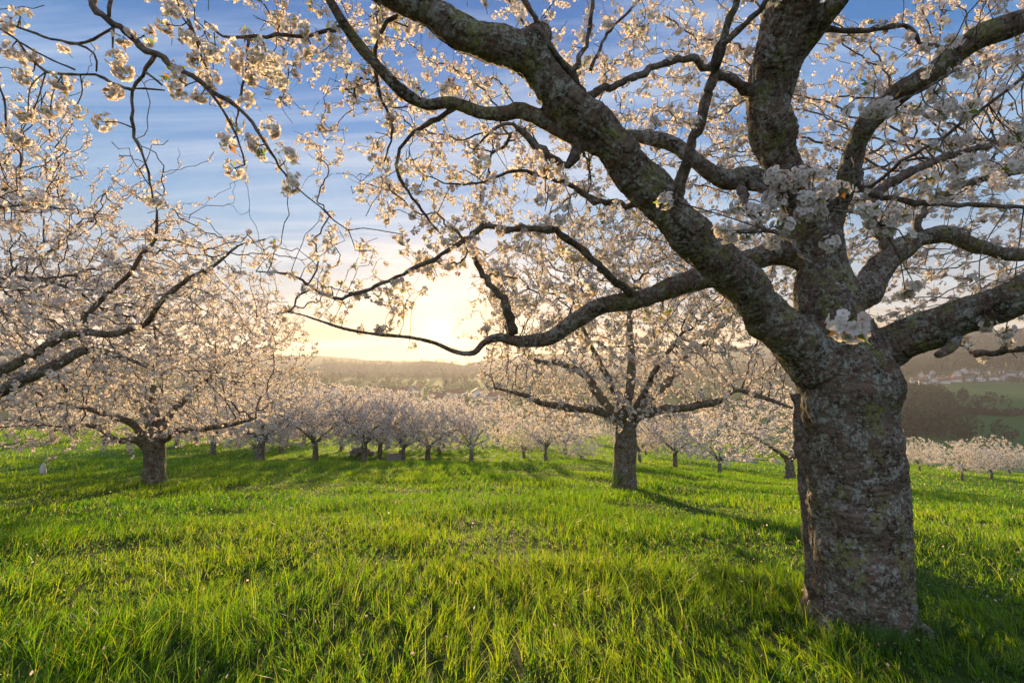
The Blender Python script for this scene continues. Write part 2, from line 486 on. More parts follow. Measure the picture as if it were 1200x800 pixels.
def blossom_clusters(parent, cpos, cdir, nfl, tmpl, fsize=.016, ped=.03, stalks=True, leaves=.6, leafsize=.028, csize=1.0, name='blossom', place=None):
    """umbels: nfl flowers on stalks round each spur tip, young leaves at the spur"""
    n = len(cpos)
    if n == 0: return
    cnt = rng.integers(max(1, int(nfl * .6)), int(nfl * 1.4) + 1, n)
    idx = np.repeat(np.arange(n), cnt)
    d = nrm(cdir[idx] * .55 + rand_dirs(len(idx)))
    Lp = ped * csize * rng.uniform(.7, 1.2, len(idx))
    fp = cpos[idx] + d * Lp[:, None]
    ax = nrm(d + .3 * rand_dirs(len(idx)))
    sz = fsize * rng.uniform(.8, 1.15, len(idx))
    off = 0; Vs = []; Fs = []; Ms = []; Rn = []
    V, F, Mi = instance(tmpl, fp, ax, sz, rng.uniform(0, 6.3, len(idx)))
    Vs.append(V); Fs.append(F); Ms.append(Mi); Rn.append(np.repeat(np.clip(rng.uniform(0, 1, n)[idx] * .6 + rng.uniform(0, .4, len(idx)), 0, 1), len(tmpl[0]))); off += len(V)
    if stalks:
        V, F = quads_between(cpos[idx], fp, .0009); Vs.append(V); Fs.append(F + off); Ms.append(np.full(len(F), 2)); Rn.append(np.tile(rng.uniform(0, 1, len(F))[:, None], (1, 4)).ravel()); off += len(V)
    o = build_mesh(name, np.vstack(Vs), [np.vstack(Fs)], [M_PETAL, M_HEART, M_STALK], [np.concatenate(Ms)], parent, True, {'rnd': ('FLOAT', np.concatenate(Rn))})
    k = rng.poisson(leaves * 2.2, n); idl = np.repeat(np.arange(n), k)
    if len(idl):
        ld = nrm(cdir[idl] * .6 + rand_dirs(len(idl)))
        s, b = frames(ld); 
        a = rng.uniform(0, 6.3, len(idl))[:, None]; s = s * np.cos(a) + b * np.sin(a); nn = np.cross(s, ld)
        L = (leafsize * rng.uniform(.6, 1.4, len(idl)))[:, None]; p0 = cpos[idl] + ld * .006
        sh = [(-.0, .05, 0), (.2, .45, .06), (.0, .5, -.02), (-.2, .45, .06), (0, 1.0, -.12)]
        pts = [p0 + L * (u * s + v * ld + q * nn) for u, v, q in sh]
        V = np.stack(pts, 1).reshape(-1, 3)
        b0 = (np.arange(len(idl)) * 5)[:, None]
        F = np.vstack([b0 + np.array([[0, 1, 4, 2]]), b0 + np.array([[0, 2, 4, 3]])])
        lo = build_mesh('young_leaf', V, [F], [M_LEAF], None, parent, False, {'rnd': ('FLOAT', np.repeat(rng.uniform(0, 1, len(idl)) ** 1.1, 5))})
        tag(lo, kind='stuff')
    return o

# ------------------------------------------------------------------ growing branches
def colonize(pos, par, att, step, infl, kill, iters=90, grav=-.05, wob=.25, maxn=60000):
    pos = [np.asarray(pos, np.float32)]; par = list(par)
    X = pos[0]; A = att.astype(np.float32)
    N = len(X)
    best = np.full(len(A), 1e9, np.float32); bi = np.zeros(len(A), int)
    def upd(newX, base):
        for s in range(0, len(A), 4000):
            a = A[s:s + 4000]
            d2 = (a ** 2).sum(1)[:, None] + (newX ** 2).sum(1)[None] - 2 * a @ newX.T
            j = d2.argmin(1); v = d2[np.arange(len(a)), j]
            m = v < best[s:s + 4000]
            best[s:s + 4000][m] = v[m]; bi[s:s + 4000][m] = j[m] + base
    upd(X, 0)
    keep = best > kill ** 2; A, best, bi = A[keep], best[keep], bi[keep]
    allX = X; seen = set()
    for it in range(iters):
        if not len(A) or N > maxn: break
        m = best < infl ** 2
        if not m.any():
            infl *= 1.5; continue
        d = nrm(A[m] - allX[bi[m]])
        acc = np.zeros((N, 3), np.float32); np.add.at(acc, bi[m], d)
        ids = np.unique(bi[m])
        v = nrm(acc[ids]) + wob * rng.normal(size=(len(ids), 3)) + np.array([0, 0, grav])
        nx = (allX[ids] + step * nrm(v)).astype(np.float32)
        ok = []
        for k, q in enumerate(np.round(nx / (step * .45)).astype(int)):
            t = tuple(q)
            if t in seen: continue
            seen.add(t); ok.append(k)
        if not ok: break
        nx = nx[ok]; ids = ids[ok]
        allX = np.vstack([allX, nx]); par += list(ids)
        upd(nx, N); N = len(allX)
        keep = best > kill ** 2; A, best, bi = A[keep], best[keep], bi[keep]
    return allX.astype(float), np.array(par)

def pipe_radii(par, fixed, tip=.0022, ex=2.4):
    n = len(par); acc = np.zeros(n); cnt = np.zeros(n, int)
    np.add.at(cnt, par[par >= 0], 1)
    leaf = cnt == 0
    for i in range(n - 1, -1, -1):
        r = max(acc[i] ** (1 / ex) if acc[i] > 0 else tip, tip)
        if fixed[i] > 0: r = fixed[i]
        fixed_r = r; acc[i] = r
        p = par[i]
        if p >= 0: acc[p] += fixed_r ** ex if not (fixed[p] > 0) else 0
    for i in range(n):
        p = par[i]
        if p >= 0 and fixed[i] <= 0: acc[i] = min(acc[i], acc[p] * .8 if fixed[p] > 0 else acc[p])
    return acc, leaf

def limb_nodes(limbs, step):
    """resample limbs into one node list; each limb starts at the nearest node of what is already there"""
    pos = []; par = []; rad = []; own = []
    for li, L in enumerate(limbs):
        q = catmull(L, step)
        if pos:
            X = np.array(pos); j = int(((X - q[0, :3]) ** 2).sum(1).argmin())
        else: j = -1
        for r in q:
            par.append(j); pos.append(r[:3]); rad.append(r[3]); own.append(li); j = len(pos) - 1
    return np.array(pos), par, np.array(rad), np.array(own)

def limb_surface(parent, limbs, voxel, names, amp=.01, base_z=None, flat=None):
    """limbs grown together into one skin (so forks flow), then cut into one mesh per limb"""
    Vs = []; Qs = []; Ts = []; off = 0; axis = []; S = []
    for li, L in enumerate(limbs):
        q = catmull(L, .03)
        ss = np.arange(len(q)) * .03 + li * 11.3; wob_ = np.clip(ss - ss[0], 0, .3) / .3
        g_ = .35 if li == 0 else 1.0
        q[:, 3] *= 1 + g_ * (.055 * fbm(ss * 5, ss * 0, o=3, seed=77) + .05 * np.clip(fbm(ss * 3.3, ss * 0, o=2, seed=78) - .45, 0, 1))
        q[:, :3] += (g_ * wob_ * np.minimum(q[:, 3], .06) * .2)[:, None] * np.stack([fbm(ss * 4, ss * 0, o=2, seed=k_) for k_ in (81, 82, 83)], 1)
        if li: q[:, 3] *= .95
        V, F, T = tube_path(q[:, :3], q[:, 3], 20)
        Vs.append(V); Qs.append(F + off); Ts.append(T + off); off += len(V)
        s = np.concatenate([[0], np.cumsum(np.linalg.norm(np.diff(q[:, :3], axis=0), axis=1))])
        t = nrm(np.gradient(q[:, :3], axis=0))
        axis.append((q, s + li * 3.7, t))
    o = build_mesh('tmp', np.vstack(Vs), [np.vstack(Qs), np.vstack(Ts)], [])
    md = o.modifiers.new('r', 'REMESH'); md.mode = 'VOXEL'; md.voxel_size = voxel
    sm = o.modifiers.new('s', 'SMOOTH'); sm.factor = .5; sm.iterations = 4
    dg = bpy.context.evaluated_depsgraph_get(); ev = o.evaluated_get(dg); me = ev.to_mesh()
    nv = len(me.vertices); V = np.empty(nv * 3, np.float32); me.vertices.foreach_get('co', V); V = V.reshape(-1, 3).astype(float)
    N = np.empty(nv * 3, np.float32); me.vertices.foreach_get('normal', N); N = N.reshape(-1, 3).astype(float)
    nf = len(me.polygons); lv = np.empty(len(me.loops), np.int32); me.loops.foreach_get('vertex_index', lv)
    F = lv.reshape(-1, 4)
    ev.to_mesh_clear(); bpy.data.objects.remove(o)
    AX = np.vstack([a[0] for a in axis]); SS = np.concatenate([a[1] for a in axis]); TT = np.vstack([a[2] for a in axis])
    OW = np.concatenate([np.full(len(a[0]), i) for i, a in enumerate(axis)])
    ni = np.empty(nv, int)
    for s in range(0, nv, 8000):
        d = np.sqrt(((V[s:s + 8000, None] - AX[None, :, :3]) ** 2).sum(2)) - AX[None, :, 3]
        ni[s:s + 8000] = d.argmin(1)
    a, b = frames(TT[ni]); rel = V - AX[ni, :3]
    along = (rel * TT[ni]).sum(1)
    bark = np.stack([(rel * a).sum(1), (rel * b).sum(1), SS[ni] + along], 1)
    rr = AX[ni, 3]
    # bark relief: plates split by upright cracks, cross ridges, knobs
    w1 = vnoise(V[:, 0] * 7, V[:, 1] * 7, V[:, 2] * 7, 1); w2 = vnoise(bark[:, 0] * 26, bark[:, 1] * 26, bark[:, 2] * 9, 2)
    w3 = vnoise(bark[:, 0] * 12, bark[:, 1] * 12, bark[:, 2] * 80, 3); w4 = vnoise(V[:, 0] * 60, V[:, 1] * 60, V[:, 2] * 60, 4)
    ridge = 1 - np.abs(w2) * 2
    k = np.clip(rr / .12, .15, 1.0)
    disp = k * amp * (1.9 * w1 - .7 * np.clip(ridge, 0, 1) ** 3 + .12 * w3 + .28 * w4)
    V = V + N * disp[:, None]
    fo = OW[ni[F]]; fo = np.array([np.bincount(r).argmax() for r in fo]) if False else fo[:, 0]
    obs = []
    for li in range(len(limbs)):
        f = F[fo == li]
        if not len(f): obs.append(None); continue
        u, inv = np.unique(f, return_inverse=True)
        q4 = inv.reshape(-1, 4); lab_ = np.arange(len(u))
        for _ in range(4000):      # keep only the one connected skin of this limb
            m_ = lab_[q4].min(1); new = lab_.copy()
            for c_ in range(4): np.minimum.at(new, q4[:, c_], m_)
            new = new[new]
            if (new == lab_).all(): break
            lab_ = new
        best_ = np.bincount(lab_).argmax()
        f = f[(lab_[q4] == best_).all(1)]; u, inv = np.unique(f, return_inverse=True)
        obs.append(build_mesh(names[li], V[u], [inv.reshape(-1, 4)], [M_BARK], None, parent, True, {'bark_co': ('FLOAT_VECTOR', bark[u])}))
    return obs

def spurs(pos, par, rad, rmax, per, off=.03, down=0.0):
    """places for blossom clusters along the thin wood"""
    ids = np.where((rad < rmax) & (par >= 0))[0]
    cnt = rng.poisson(per, len(ids)); idx = np.repeat(ids, cnt)
    d = nrm(pos[idx] - pos[par[idx]])
    t = rng.uniform(0, 1, len(idx))[:, None]
    p = pos[par[idx]] * (1 - t) + pos[idx] * t
    rd = rand_dirs(len(idx)); rd = nrm(rd - d * (rd * d).sum(1)[:, None] * .6 + np.array([0, 0, down]))
    return p + rd * off * rng.uniform(.3, 1.3, len(idx))[:, None], rd

# ------------------------------------------------------------------ ground sheet
na, nr = 512, 560
rr_ = np.concatenate([[0], np.geomspace(.6, 2700, nr - 1)])
aa = np.linspace(0, 2 * np.pi, na, endpoint=False)
gx = np.outer(rr_, np.sin(aa)); gy = np.outer(rr_, np.cos(aa))
gz = H(gx, gy)
V = np.stack([gx, gy, gz], -1).reshape(-1, 3)
i = np.arange(nr - 1)[:, None] * na; j = np.arange(na)[None]; k = (j + 1) % na
F = np.stack([i + j, i + na + j, i + na + k, i + k], -1).reshape(-1, 4)
m, n, out = mat('meadow_and_hills')
ob = n.node('ShaderNodeTexCoord').outputs['Object']
sp = n.node('ShaderNodeSeparateXYZ'); n.put(sp.inputs[0], ob)
rad_ = n.vmath('LENGTH', n.vmath('MULTIPLY', ob, (1, 1, 0)))
nearc = n.ramp(n.noise(ob, 3.0, 6, .7), [(.35, (.022, .040, .009)), (.55, (.035, .068, .010)), (.75, (.05, .085, .014))])
midc = n.ramp(n.noise(ob, .35, 8, .7), [(.35, (.045, .12, .010)), (.52, (.075, .155, .013)), (.70, (.12, .18, .02))])
field = n.ramp(n.voronoi(ob, .0065, 'F1', 'Color'), [(.2, (.018, .085, .014)), (.5, (.028, .11, .016)), (.8, (.07, .08, .035))])
wood = n.ramp(n.noise(ob, .02, 8, .75), [(.35, (.020, .032, .030)), (.5, (.045, .050, .044)), (.65, (.040, .062, .034))])
woodmask = n.ramp(n.noise(ob, .0045, 4, .6), [(.40, 0.0), (.46, 1.0)])
farw = n.math('MULTIPLY', n.math('SUBTRACT', rad_, 1000.0), 1 / 120, clamp=True)
f2 = n.mix(n.math('MAXIMUM', farw, n.math('MULTIPLY', woodmask, 0.0)), field, n.mix(n.math('MULTIPLY', woodmask, 1.0), n.mix(.4, field, wood), wood))
c = n.mix(n.math('MULTIPLY', n.math('SUBTRACT', rad_, 8.0), 1 / 12, clamp=True), nearc, midc)
c = n.mix(n.math('MULTIPLY', n.math('SUBTRACT', rad_, 170.0), 1 / 60, clamp=True), c, f2)
hb = n.math('ADD', n.noise(ob, 9, 6, .75), n.math('MULTIPLY', n.noise(ob, .03, 8, .8), 30.0))
principled(n, out, c, .95, hb, .6, .08, .1)
g = build_mesh('meadow', V, [F], [m]); tag(g, kind='structure')

# haze: even air from below the valley to above the ridges
m, n, out = mat('evening_haze')
pv = n.node('ShaderNodeVolumePrincipled'); pv.inputs['Color'].default_value = (.92, .91, .98, 1)
pv.inputs['Density'].default_value = 1.55e-4; pv.inputs['Anisotropy'].default_value = .42
n.l.new(pv.outputs[0], out.inputs['Volume'])
zb, zt = float(gz.min()) - 1.0, float(gz.max()) + 5
Rb = 2800
Vb = np.array([(x, y, z) for z in (zb, zt) for x, y in ((-Rb, -Rb), (Rb, -Rb), (Rb, Rb), (-Rb, Rb))])
Fb = np.array([(0, 3, 2, 1), (4, 5, 6, 7), (0, 1, 5, 4), (1, 2, 6, 5), (2, 3, 7, 6), (3, 0, 4, 7)])
hz = build_mesh('haze', Vb, [Fb], [m], smooth=False); tag(hz, kind='stuff')
print('haze z', zb, zt)

# ------------------------------------------------------------------ farm tracks
m, n, out = mat('worn_tarmac')
ob = n.node('ShaderNodeTexCoord').outputs['Object']
principled(n, out, n.ramp(n.noise(ob, 4, 6, .7), [(.3, (.10, .10, .11)), (.7, (.19, .185, .19))]), .85, n.noise(ob, 60, 3), .3, .01)
M_PATH = m
PATHS = []
def track(pix, width):
    pts = np.array([cast(px, py, 17)[0][:2] if not isinstance(px, tuple) else px for px, py in pix])
    q = catmull(np.hstack([pts, np.zeros((len(pts), 1)), np.ones((len(pts), 1))]), .8)[:, :2]
    t = nrm(np.gradient(q, axis=0)); s = np.stack([t[:, 1], -t[:, 0]], 1)
    us = np.linspace(-1, 1, 7)
    xy = q[:, None] + s[:, None] * us[None, :, None] * width / 2
    z = H(xy[..., 0], xy[..., 1]) + .07 - .05 * us[None] ** 4
    z[:, [0, -1]] -= .3
    V = np.dstack([xy, z]).reshape(-1, 3); n_ = len(q)
    i = np.arange(n_ - 1)[:, None] * 7; j = np.arange(6)[None]
    F = np.stack([i + j, i + j + 1, i + j + 8, i + j + 7], -1).reshape(-1, 4)
    o = build_mesh('path', V, [F], [M_PATH]); tag(o, kind='structure')
    PATHS.append(q)
track([(640, 492), (668, 497), (722, 507), (800, 524), (862, 533), (893, 539)], 2.6)
track([(790, 513), (887, 521), (928, 526), (1000, 534), (1075, 543), (1120, 547), (1205, 553)], 2.6)
PATHXY = np.vstack(PATHS)

# ------------------------------------------------------------------ grass
def grass_band(r0, r1, dens, hmin, hmax, wd, levels, spread=.72, tuft=1):
    area = spread * 2 * (r1 ** 2 - r0 ** 2) / 2 * 1.05
    n = int(area * dens)
    r = np.sqrt(rng.uniform(r0 ** 2, r1 ** 2, n)); az = rng.uniform(-spread, spread, n)
    x = r * np.sin(az); y = r * np.cos(az)
    dn = .5 + .5 * vnoise(x * 2.1, y * 2.1, seed=11)
    dn = dn * .6 + .4 * np.clip(.5 + .9 * vnoise(x * .8, y * .8, seed=61), 0, 1) + .12 * vnoise(x * 6, y * 6, seed=62)
    keep = rng.uniform(0, 1, n) < (.12 if r1 < 8.5 else .4) + 1.15 * dn ** 1.4
    x, y = x[keep], y[keep]
    # gather into tufts
    gsz = .11 if r1 < 18 else .5
    ix = np.floor(x / gsz); iy = np.floor(y / gsz)
    cellx = (ix + _hash(ix, iy, ix * 0, 31)) * gsz; celly = (iy + _hash(ix, iy, ix * 0, 57)) * gsz
    pull = _hash(ix, iy, ix * 0, 71) * .65
    x = x + (cellx - x) * pull; y = y + (celly - y) * pull
    if r1 > 18:
        far = y > 17
        ok = np.ones(len(x), bool)
        idx = np.where(far)[0]
        for s in range(0, len(idx), 5000):
            q = idx[s:s + 5000]
            d = ((x[q, None] - PATHXY[None, ::2, 0]) ** 2 + (y[q, None] - PATHXY[None, ::2, 1]) ** 2).min(1)
            ok[q] = d > 1.5 ** 2
        x, y, cellx, celly, pull = x[ok], y[ok], cellx[ok], celly[ok], pull[ok]
    n = len(x)
    z = H(x, y)
    h = (hmin + (hmax - hmin) * rng.beta(2, 2.5, n)) * (.50 + .95 * np.clip(.5 + .7 * fbm(x * 1.1, y * 1.1, o=3, seed=12), 0, 1.3)) * (.8 + .5 * pull)
    a = rng.uniform(0, 2 * np.pi, n)
    cc = rng.uniform(-.6, .6, n) + 2.5 * vnoise(cellx * 5, celly * 5, seed=8)
    lean = np.stack([np.cos(cc + a * .5), np.sin(cc + a * .5)], 1) * (rng.uniform(.08, 1.05, n) ** 1.1)[:, None]
    sx, sy = np.cos(a), np.sin(a)
    w0 = wd * rng.uniform(.6, 1.3, n)
    ts = np.linspace(0, 1, levels)
    V = np.empty((n, levels, 2, 3))
    for k, t in enumerate(ts):
        cx = x + lean[:, 0] * h * t ** 1.8; cy = y + lean[:, 1] * h * t ** 1.8
        cz = z - .01 + h * t * (1 - .25 * np.hypot(lean[:, 0], lean[:, 1]) * t)
        ww = w0 * (1 - t ** 1.6) * .5 + w0 * .03
        V[:, k, 0] = np.stack([cx - sx * ww, cy - sy * ww, cz], 1)
        V[:, k, 1] = np.stack([cx + sx * ww, cy + sy * ww, cz], 1)
    b = (np.arange(n) * levels * 2)[:, None, None]; kk = (np.arange(levels - 1) * 2)[None, :, None]
    F = (b + kk + np.array([0, 1, 3, 2])[None, None]).reshape(-1, 4)
    c = np.clip(.38 + .24 * rng.normal(size=n) + .16 * fbm(x * .4, y * .4, o=2, seed=14), 0, .8)
    dry = rng.uniform(0, 1, n) < .02
    c[dry] = rng.uniform(.85, 1, dry.sum())
    return V.reshape(-1, 3), F, np.repeat(c, levels * 2)
Vs, Fs, Cs = [], [], []; off = 0
for args in ((1.2, 5.5, 70, .17, .34, .0050, 4), (1.2, 4.2, 4600, .04, .17, .0048, 4), (4.2, 8, 2500, .045, .14, .0068, 3), (8, 17, 900, .05, .12, .0110, 3), (17, 34, 210, .07, .15, .022, 2), (34, 110, 30, .08, .2, .045, 2)):
    V, F, c = grass_band(*args, spread=.95 if args[0] < 5 else .84)
    Vs.append(V); Fs.append(F + off); Cs.append(c); off += len(V)
gr = build_mesh('grass', np.vstack(Vs), [np.vstack(Fs)], [M_GRASS], None, None, True, {'rnd': ('FLOAT', np.concatenate(Cs))})
tag(gr, 'fresh green meadow grass', 'grass', kind='stuff')
print('grass verts', off)

# ------------------------------------------------------------------ the big cherry tree on the right
base = ground(1006, 2.9)
big = empty('cherry_tree', base, 'huge old cherry tree with scaly lichened trunk at the right, limbs spread across the sky', 'cherry tree', 'blossoming cherry trees')
big.location = (0, 0, 0)
L = {}
L['trunk'] = pl((1008, 745, 2.9, 152), (1007, 715, 2.9, 136), (1006, 680, 2.9, 128), (1003, 620, 2.9, 125), (999, 560, 2.9, 125), (995, 500, 2.9, 128), (992, 450, 2.9, 126), (984, 415, 2.92, 112), (978, 380, 2.95, 90))
L['l1'] = pl((985, 455, 2.9, 86), (955, 420, 2.88, 76), (920, 388, 2.84, 62), (885, 352, 2.78, 56), (850, 315, 2.7, 54), (808, 275, 2.62, 54), (771, 236, 2.55, 56), (720, 175, 2.45, 52), (685, 140, 2.4, 53), (655, 112, 2.36, 52), (628, 76, 2.32, 54), (600, 58, 2.28, 50), (560, 46, 2.24, 47), (515, 24, 2.2, 45), (467, 0, 2.15, 42), (380, -55, 2.1, 36), (250, -125, 2.0, 28), (110, -190, 1.95, 20), (0, -250, 2.0, 9))
L['c'] = pl((982, 420, 2.92, 96), (974, 380, 2.95, 84), (966, 330, 3.0, 72), (957, 280, 3.0, 62), (935, 230, 2.98, 56), (917, 190, 2.95, 56), (905, 150, 2.9, 57), (901, 105, 2.85, 58), (906, 60, 2.75, 60), (922, 20, 2.65, 62), (945, -40, 2.5, 58), (975, -130, 2.35, 46), (990, -230, 2.3, 30), (1000, -330, 2.3, 14))
L['r1'] = pl((1000, 440, 2.9, 72), (1030, 412, 2.85, 56), (1065, 395, 2.75, 50), (1100, 382, 2.65, 47), (1150, 362, 2.5, 46), (1200, 343, 2.35, 47), (1260, 318, 2.25, 44), (1340, 275, 2.2, 36), (1440, 215, 2.2, 24), (1540, 150, 2.25, 10))
L['l2'] = pl((962, 310, 3.0, 40), (920, 298, 3.08, 30), (880, 305, 3.12, 28), (845, 318, 3.12, 28), (800, 332, 3.1, 27), (750, 350, 3.1, 24), (702, 361, 3.1, 21), (668, 382, 3.1, 20), (645, 395, 3.1, 20), (610, 400, 3.1, 17), (583, 395, 3.1, 13), (566, 402, 3.1, 10), (555, 413, 3.1, 9), (535, 413, 3.1, 7), (510, 402, 3.1, 6), (480, 395, 3.1, 5.5), (440, 391, 3.05, 5.5), (400, 384, 3.0, 5), (372, 375, 3.0, 4), (338, 366, 3.0, 3.5), (300, 375, 3.0, 2.5), (262, 392, 3.0, 1.6))
L['r2'] = pl((985, 360, 3.0, 44), (1015, 335, 3.08, 40), (1045, 303, 3.15, 34), (1075, 280, 3.2, 28), (1110, 275, 3.25, 22), (1150, 290, 3.35, 18), (1200, 300, 3.5, 14), (1270, 300, 3.7, 8))
L['r3'] = pl((960, 300, 3.0, 40), (975, 255, 2.95, 32), (992, 205, 2.85, 28), (1004, 165, 2.75, 26), (1025, 132, 2.65, 27), (1060, 106, 2.5, 28), (1100, 80, 2.4, 29), (1140, 50, 2.3, 30), (1200, 28, 2.2, 30), (1280, -10, 2.1, 26), (1380, -60, 2.1, 18), (1500, -100, 2.15, 8))
L['cl'] = pl((930, 222, 2.95, 36), (898, 216, 2.85, 32), (867, 210, 2.78, 28), (844, 208, 2.72, 26), (817, 188, 2.7, 24), (785, 168, 2.75, 22), (750, 158, 2.85, 17), (700, 155, 3.0, 11), (660, 140, 3.2, 7))
L['l3'] = pl((700, 172, 2.42, 30), (670, 158, 2.42, 26), (643, 145, 2.42, 23), (609, 128, 2.42, 21), (589, 134, 2.42, 20), (562, 134, 2.42, 19), (528, 121, 2.4, 19), (498, 122, 2.4, 18), (471, 108, 2.35, 17), (444, 81, 2.3, 15), (420, 54, 2.25, 14), (403, 30, 2.2, 12), (385, 0, 2.15, 11), (350, -60, 2.1, 8), (300, -110, 2.1, 4))
L['cf'] = pl((915, 110, 2.85, 36), (930, 70, 2.75, 26), (952, 37, 2.65, 24), (980, 0, 2.5, 24), (1020, -60, 2.4, 20), (1080, -130, 2.35, 13), (1150, -200, 2.4, 6))
thick = ['trunk', 'l1', 'c', 'r1', 'l2', 'r2', 'r3', 'cl', 'l3', 'cf']
# burr on the great left limb
L['burr'] = pl((622, 60, 2.28, 40), (628, 46, 2.26, 36), (640, 36, 2.27, 20))
L['stub'] = pl((1118, 385, 2.6, 22), (1119, 398, 2.56, 18), (1112, 410, 2.52, 15), (1098, 417, 2.5, 10))
roots = []
for a_, ln in ((-2.6, .30), (-1.7, .22), (-.7, .34), (.5, .26), (1.9, .3), (3.0, .25)):
    b_ = np.array([base[0], base[1] + .02, base[2]]); u_ = np.array([math.cos(a_), math.sin(a_), 0])
    roots.append(np.array([(*(b_ + u_ * .13 + [0, 0, .26]), .10), (*(b_ + u_ * .20 + [0, 0, .06]), .08), (*(b_ + u_ * (.22 + ln * .35) + [0, 0, -.03]), .055), (*(b_ + u_ * (.24 + ln * .8) + [0, 0, -.12]), .03)]))
names = ['trunk'] + ['limb'] * 9 + ['burr', 'broken_stub']
limb_surface(big, [L[k] for k in thick] + [L['burr'], L['stub']] + roots, .0078, names + ['root'] * len(roots), amp=.015)
# thinner branches laid out by hand
T = []
def th(*a): T.append(pl(*a))
th((602, 392, 3.1, 13), (597, 372, 3.1, 11), (592, 355, 3.1, 10), (575, 332, 3.1, 8), (563, 315, 3.1, 7), (552, 297, 3.1, 5), (535, 270, 3.1, 3))
th((751, 353, 3.1, 11), (728, 334, 3.0, 10), (704, 314, 2.95, 9), (680, 292, 2.9, 9), (650, 271, 2.85, 9), (620, 267, 2.8, 8), (592, 268, 2.8, 8), (565, 267, 2.75, 8), (535, 287, 2.7, 6), (495, 311, 2.65, 5), (434, 338, 2.6, 4.5), (400, 350, 2.6, 4), (372, 340, 2.6, 3.2), (340, 322, 2.6, 2.6), (300, 318, 2.6, 1.8))
th((677, 165, 2.42, 15), (671, 188, 2.4, 13), (657, 193, 2.38, 10), (636, 177, 2.36, 9), (613, 156, 2.35, 7), (602, 146, 2.35, 5), (580, 150, 2.3, 3.5), (555, 175, 2.3, 2.5))
th((685, 118, 2.35, 10), (676, 98, 2.3, 9), (668, 80, 2.28, 8), (645, 57, 2.25, 8), (623, 13, 2.2, 7), (603, -15, 2.2, 7), (570, -70, 2.2, 4))
th((670, 84, 2.28, 7), (690, 44, 2.3, 5), (694, 0, 2.3, 5), (700, -50, 2.3, 3))
th((692, 82, 2.28, 4), (712, 40, 2.4, 3.5), (745, 5, 2.5, 3), (770, -30, 2.6, 2))
th((682, 116, 2.35, 11), (706, 107, 2.4, 9), (731, 96, 2.5, 9), (785, 73, 2.6, 9), (810, 70, 2.65, 9), (850, 92, 2.75, 12), (890, 112, 2.85, 20))
th((790, 250, 2.55, 16), (800, 206, 2.45, 14), (817, 152, 2.35, 12), (834, 98, 2.3, 11), (841, 67, 2.25, 11), (851, 34, 2.2, 9), (864, 0, 2.15, 8), (885, -60, 2.1, 5))
th((838, 78, 2.26, 10), (850, 52, 2.2, 8), (874, 28, 2.15, 7), (898, 0, 2.1, 6), (935, -50, 2.1, 4))
th((955, 37, 2.65, 12), (975, 33, 2.62, 8), (1003, 38, 2.6, 7), (1043, 31, 2.6, 7), (1067, 34, 2.6, 7), (1078, 50, 2.6, 6), (1104, 54, 2.6, 4), (1135, 52, 2.6, 2))
th((1000, 212, 2.85, 12), (1030, 229, 2.75, 9), (1090, 238, 2.6, 7), (1145, 240, 2.5, 6), (1200, 242, 2.4, 5), (1260, 240, 2.3, 3))
th((1000, 180, 2.78, 9), (1016, 219, 2.5, 5), (1056, 189, 2.3, 4), (1104, 162, 2.15, 4), (1200, 89, 2.0, 4), (1290, 10, 2.1, 6), (1300, -30, 2.1, 10))
th((1120, 68, 2.36, 6), (1124, 78, 2.1, 4), (1090, 100, 1.95, 3), (1060, 115, 1.9, 2.5), (1038, 122, 1.88, 2))
th((880, 212, 2.8, 12), (895, 222, 2.4, 8), (910, 229, 2.1, 6), (930, 243, 1.98, 5), (952, 245, 1.95, 4.5), (985, 247, 1.95, 4), (1005, 250, 1.95, 3), (1030, 262, 1.9, 2.5))
th((867, 214, 2.76, 12), (876, 245, 2.3, 7), (893, 266, 1.95, 5.5), (922, 279, 1.7, 5), (942, 301, 1.5, 5), (975, 328, 1.3, 5), (996, 348, 1.18, 5), (1003, 368, 1.13, 4))
th((1085, 276, 3.2, 12), (1075, 262, 3.2, 10), (1100, 230, 3.3, 9), (1150, 210, 3.4, 7), (1200, 200, 3.6, 5))
th((1140, 415, 3.4, 8), (1170, 412, 3.3, 8), (1200, 408, 3.2, 8), (1260, 400, 2.9, 10), (1340, 370, 2.5, 14), (1380, 255, 2.2, 20))
th((1045, 300, 3.15, 18), (1030, 262, 3.2, 16), (1020, 235, 3.3, 13), (1060, 205, 3.5, 10), (1120, 180, 3.7, 8), (1190, 165, 3.9, 5))
th((480, 8, 2.17, 9), (455, 25, 2.3, 6), (440, 60, 2.4, 5), (445, 110, 2.5, 4), (460, 150, 2.5, 3), (450, 190, 2.5, 2))
th((540, 124, 2.4, 8), (480, 160, 2.5, 5), (465, 200, 2.5, 4), (490, 240, 2.55, 3), (520, 280, 2.6, 2))
th((700, 235, 2.8, 7), (660, 215, 2.8, 6), (610, 200, 2.8, 4), (560, 215, 2.8, 3), (520, 215, 2.8, 2))
th((806, 272, 2.62, 12), (760, 244, 2.7, 9), (720, 238, 2.75, 7), (690, 232, 2.8, 7))
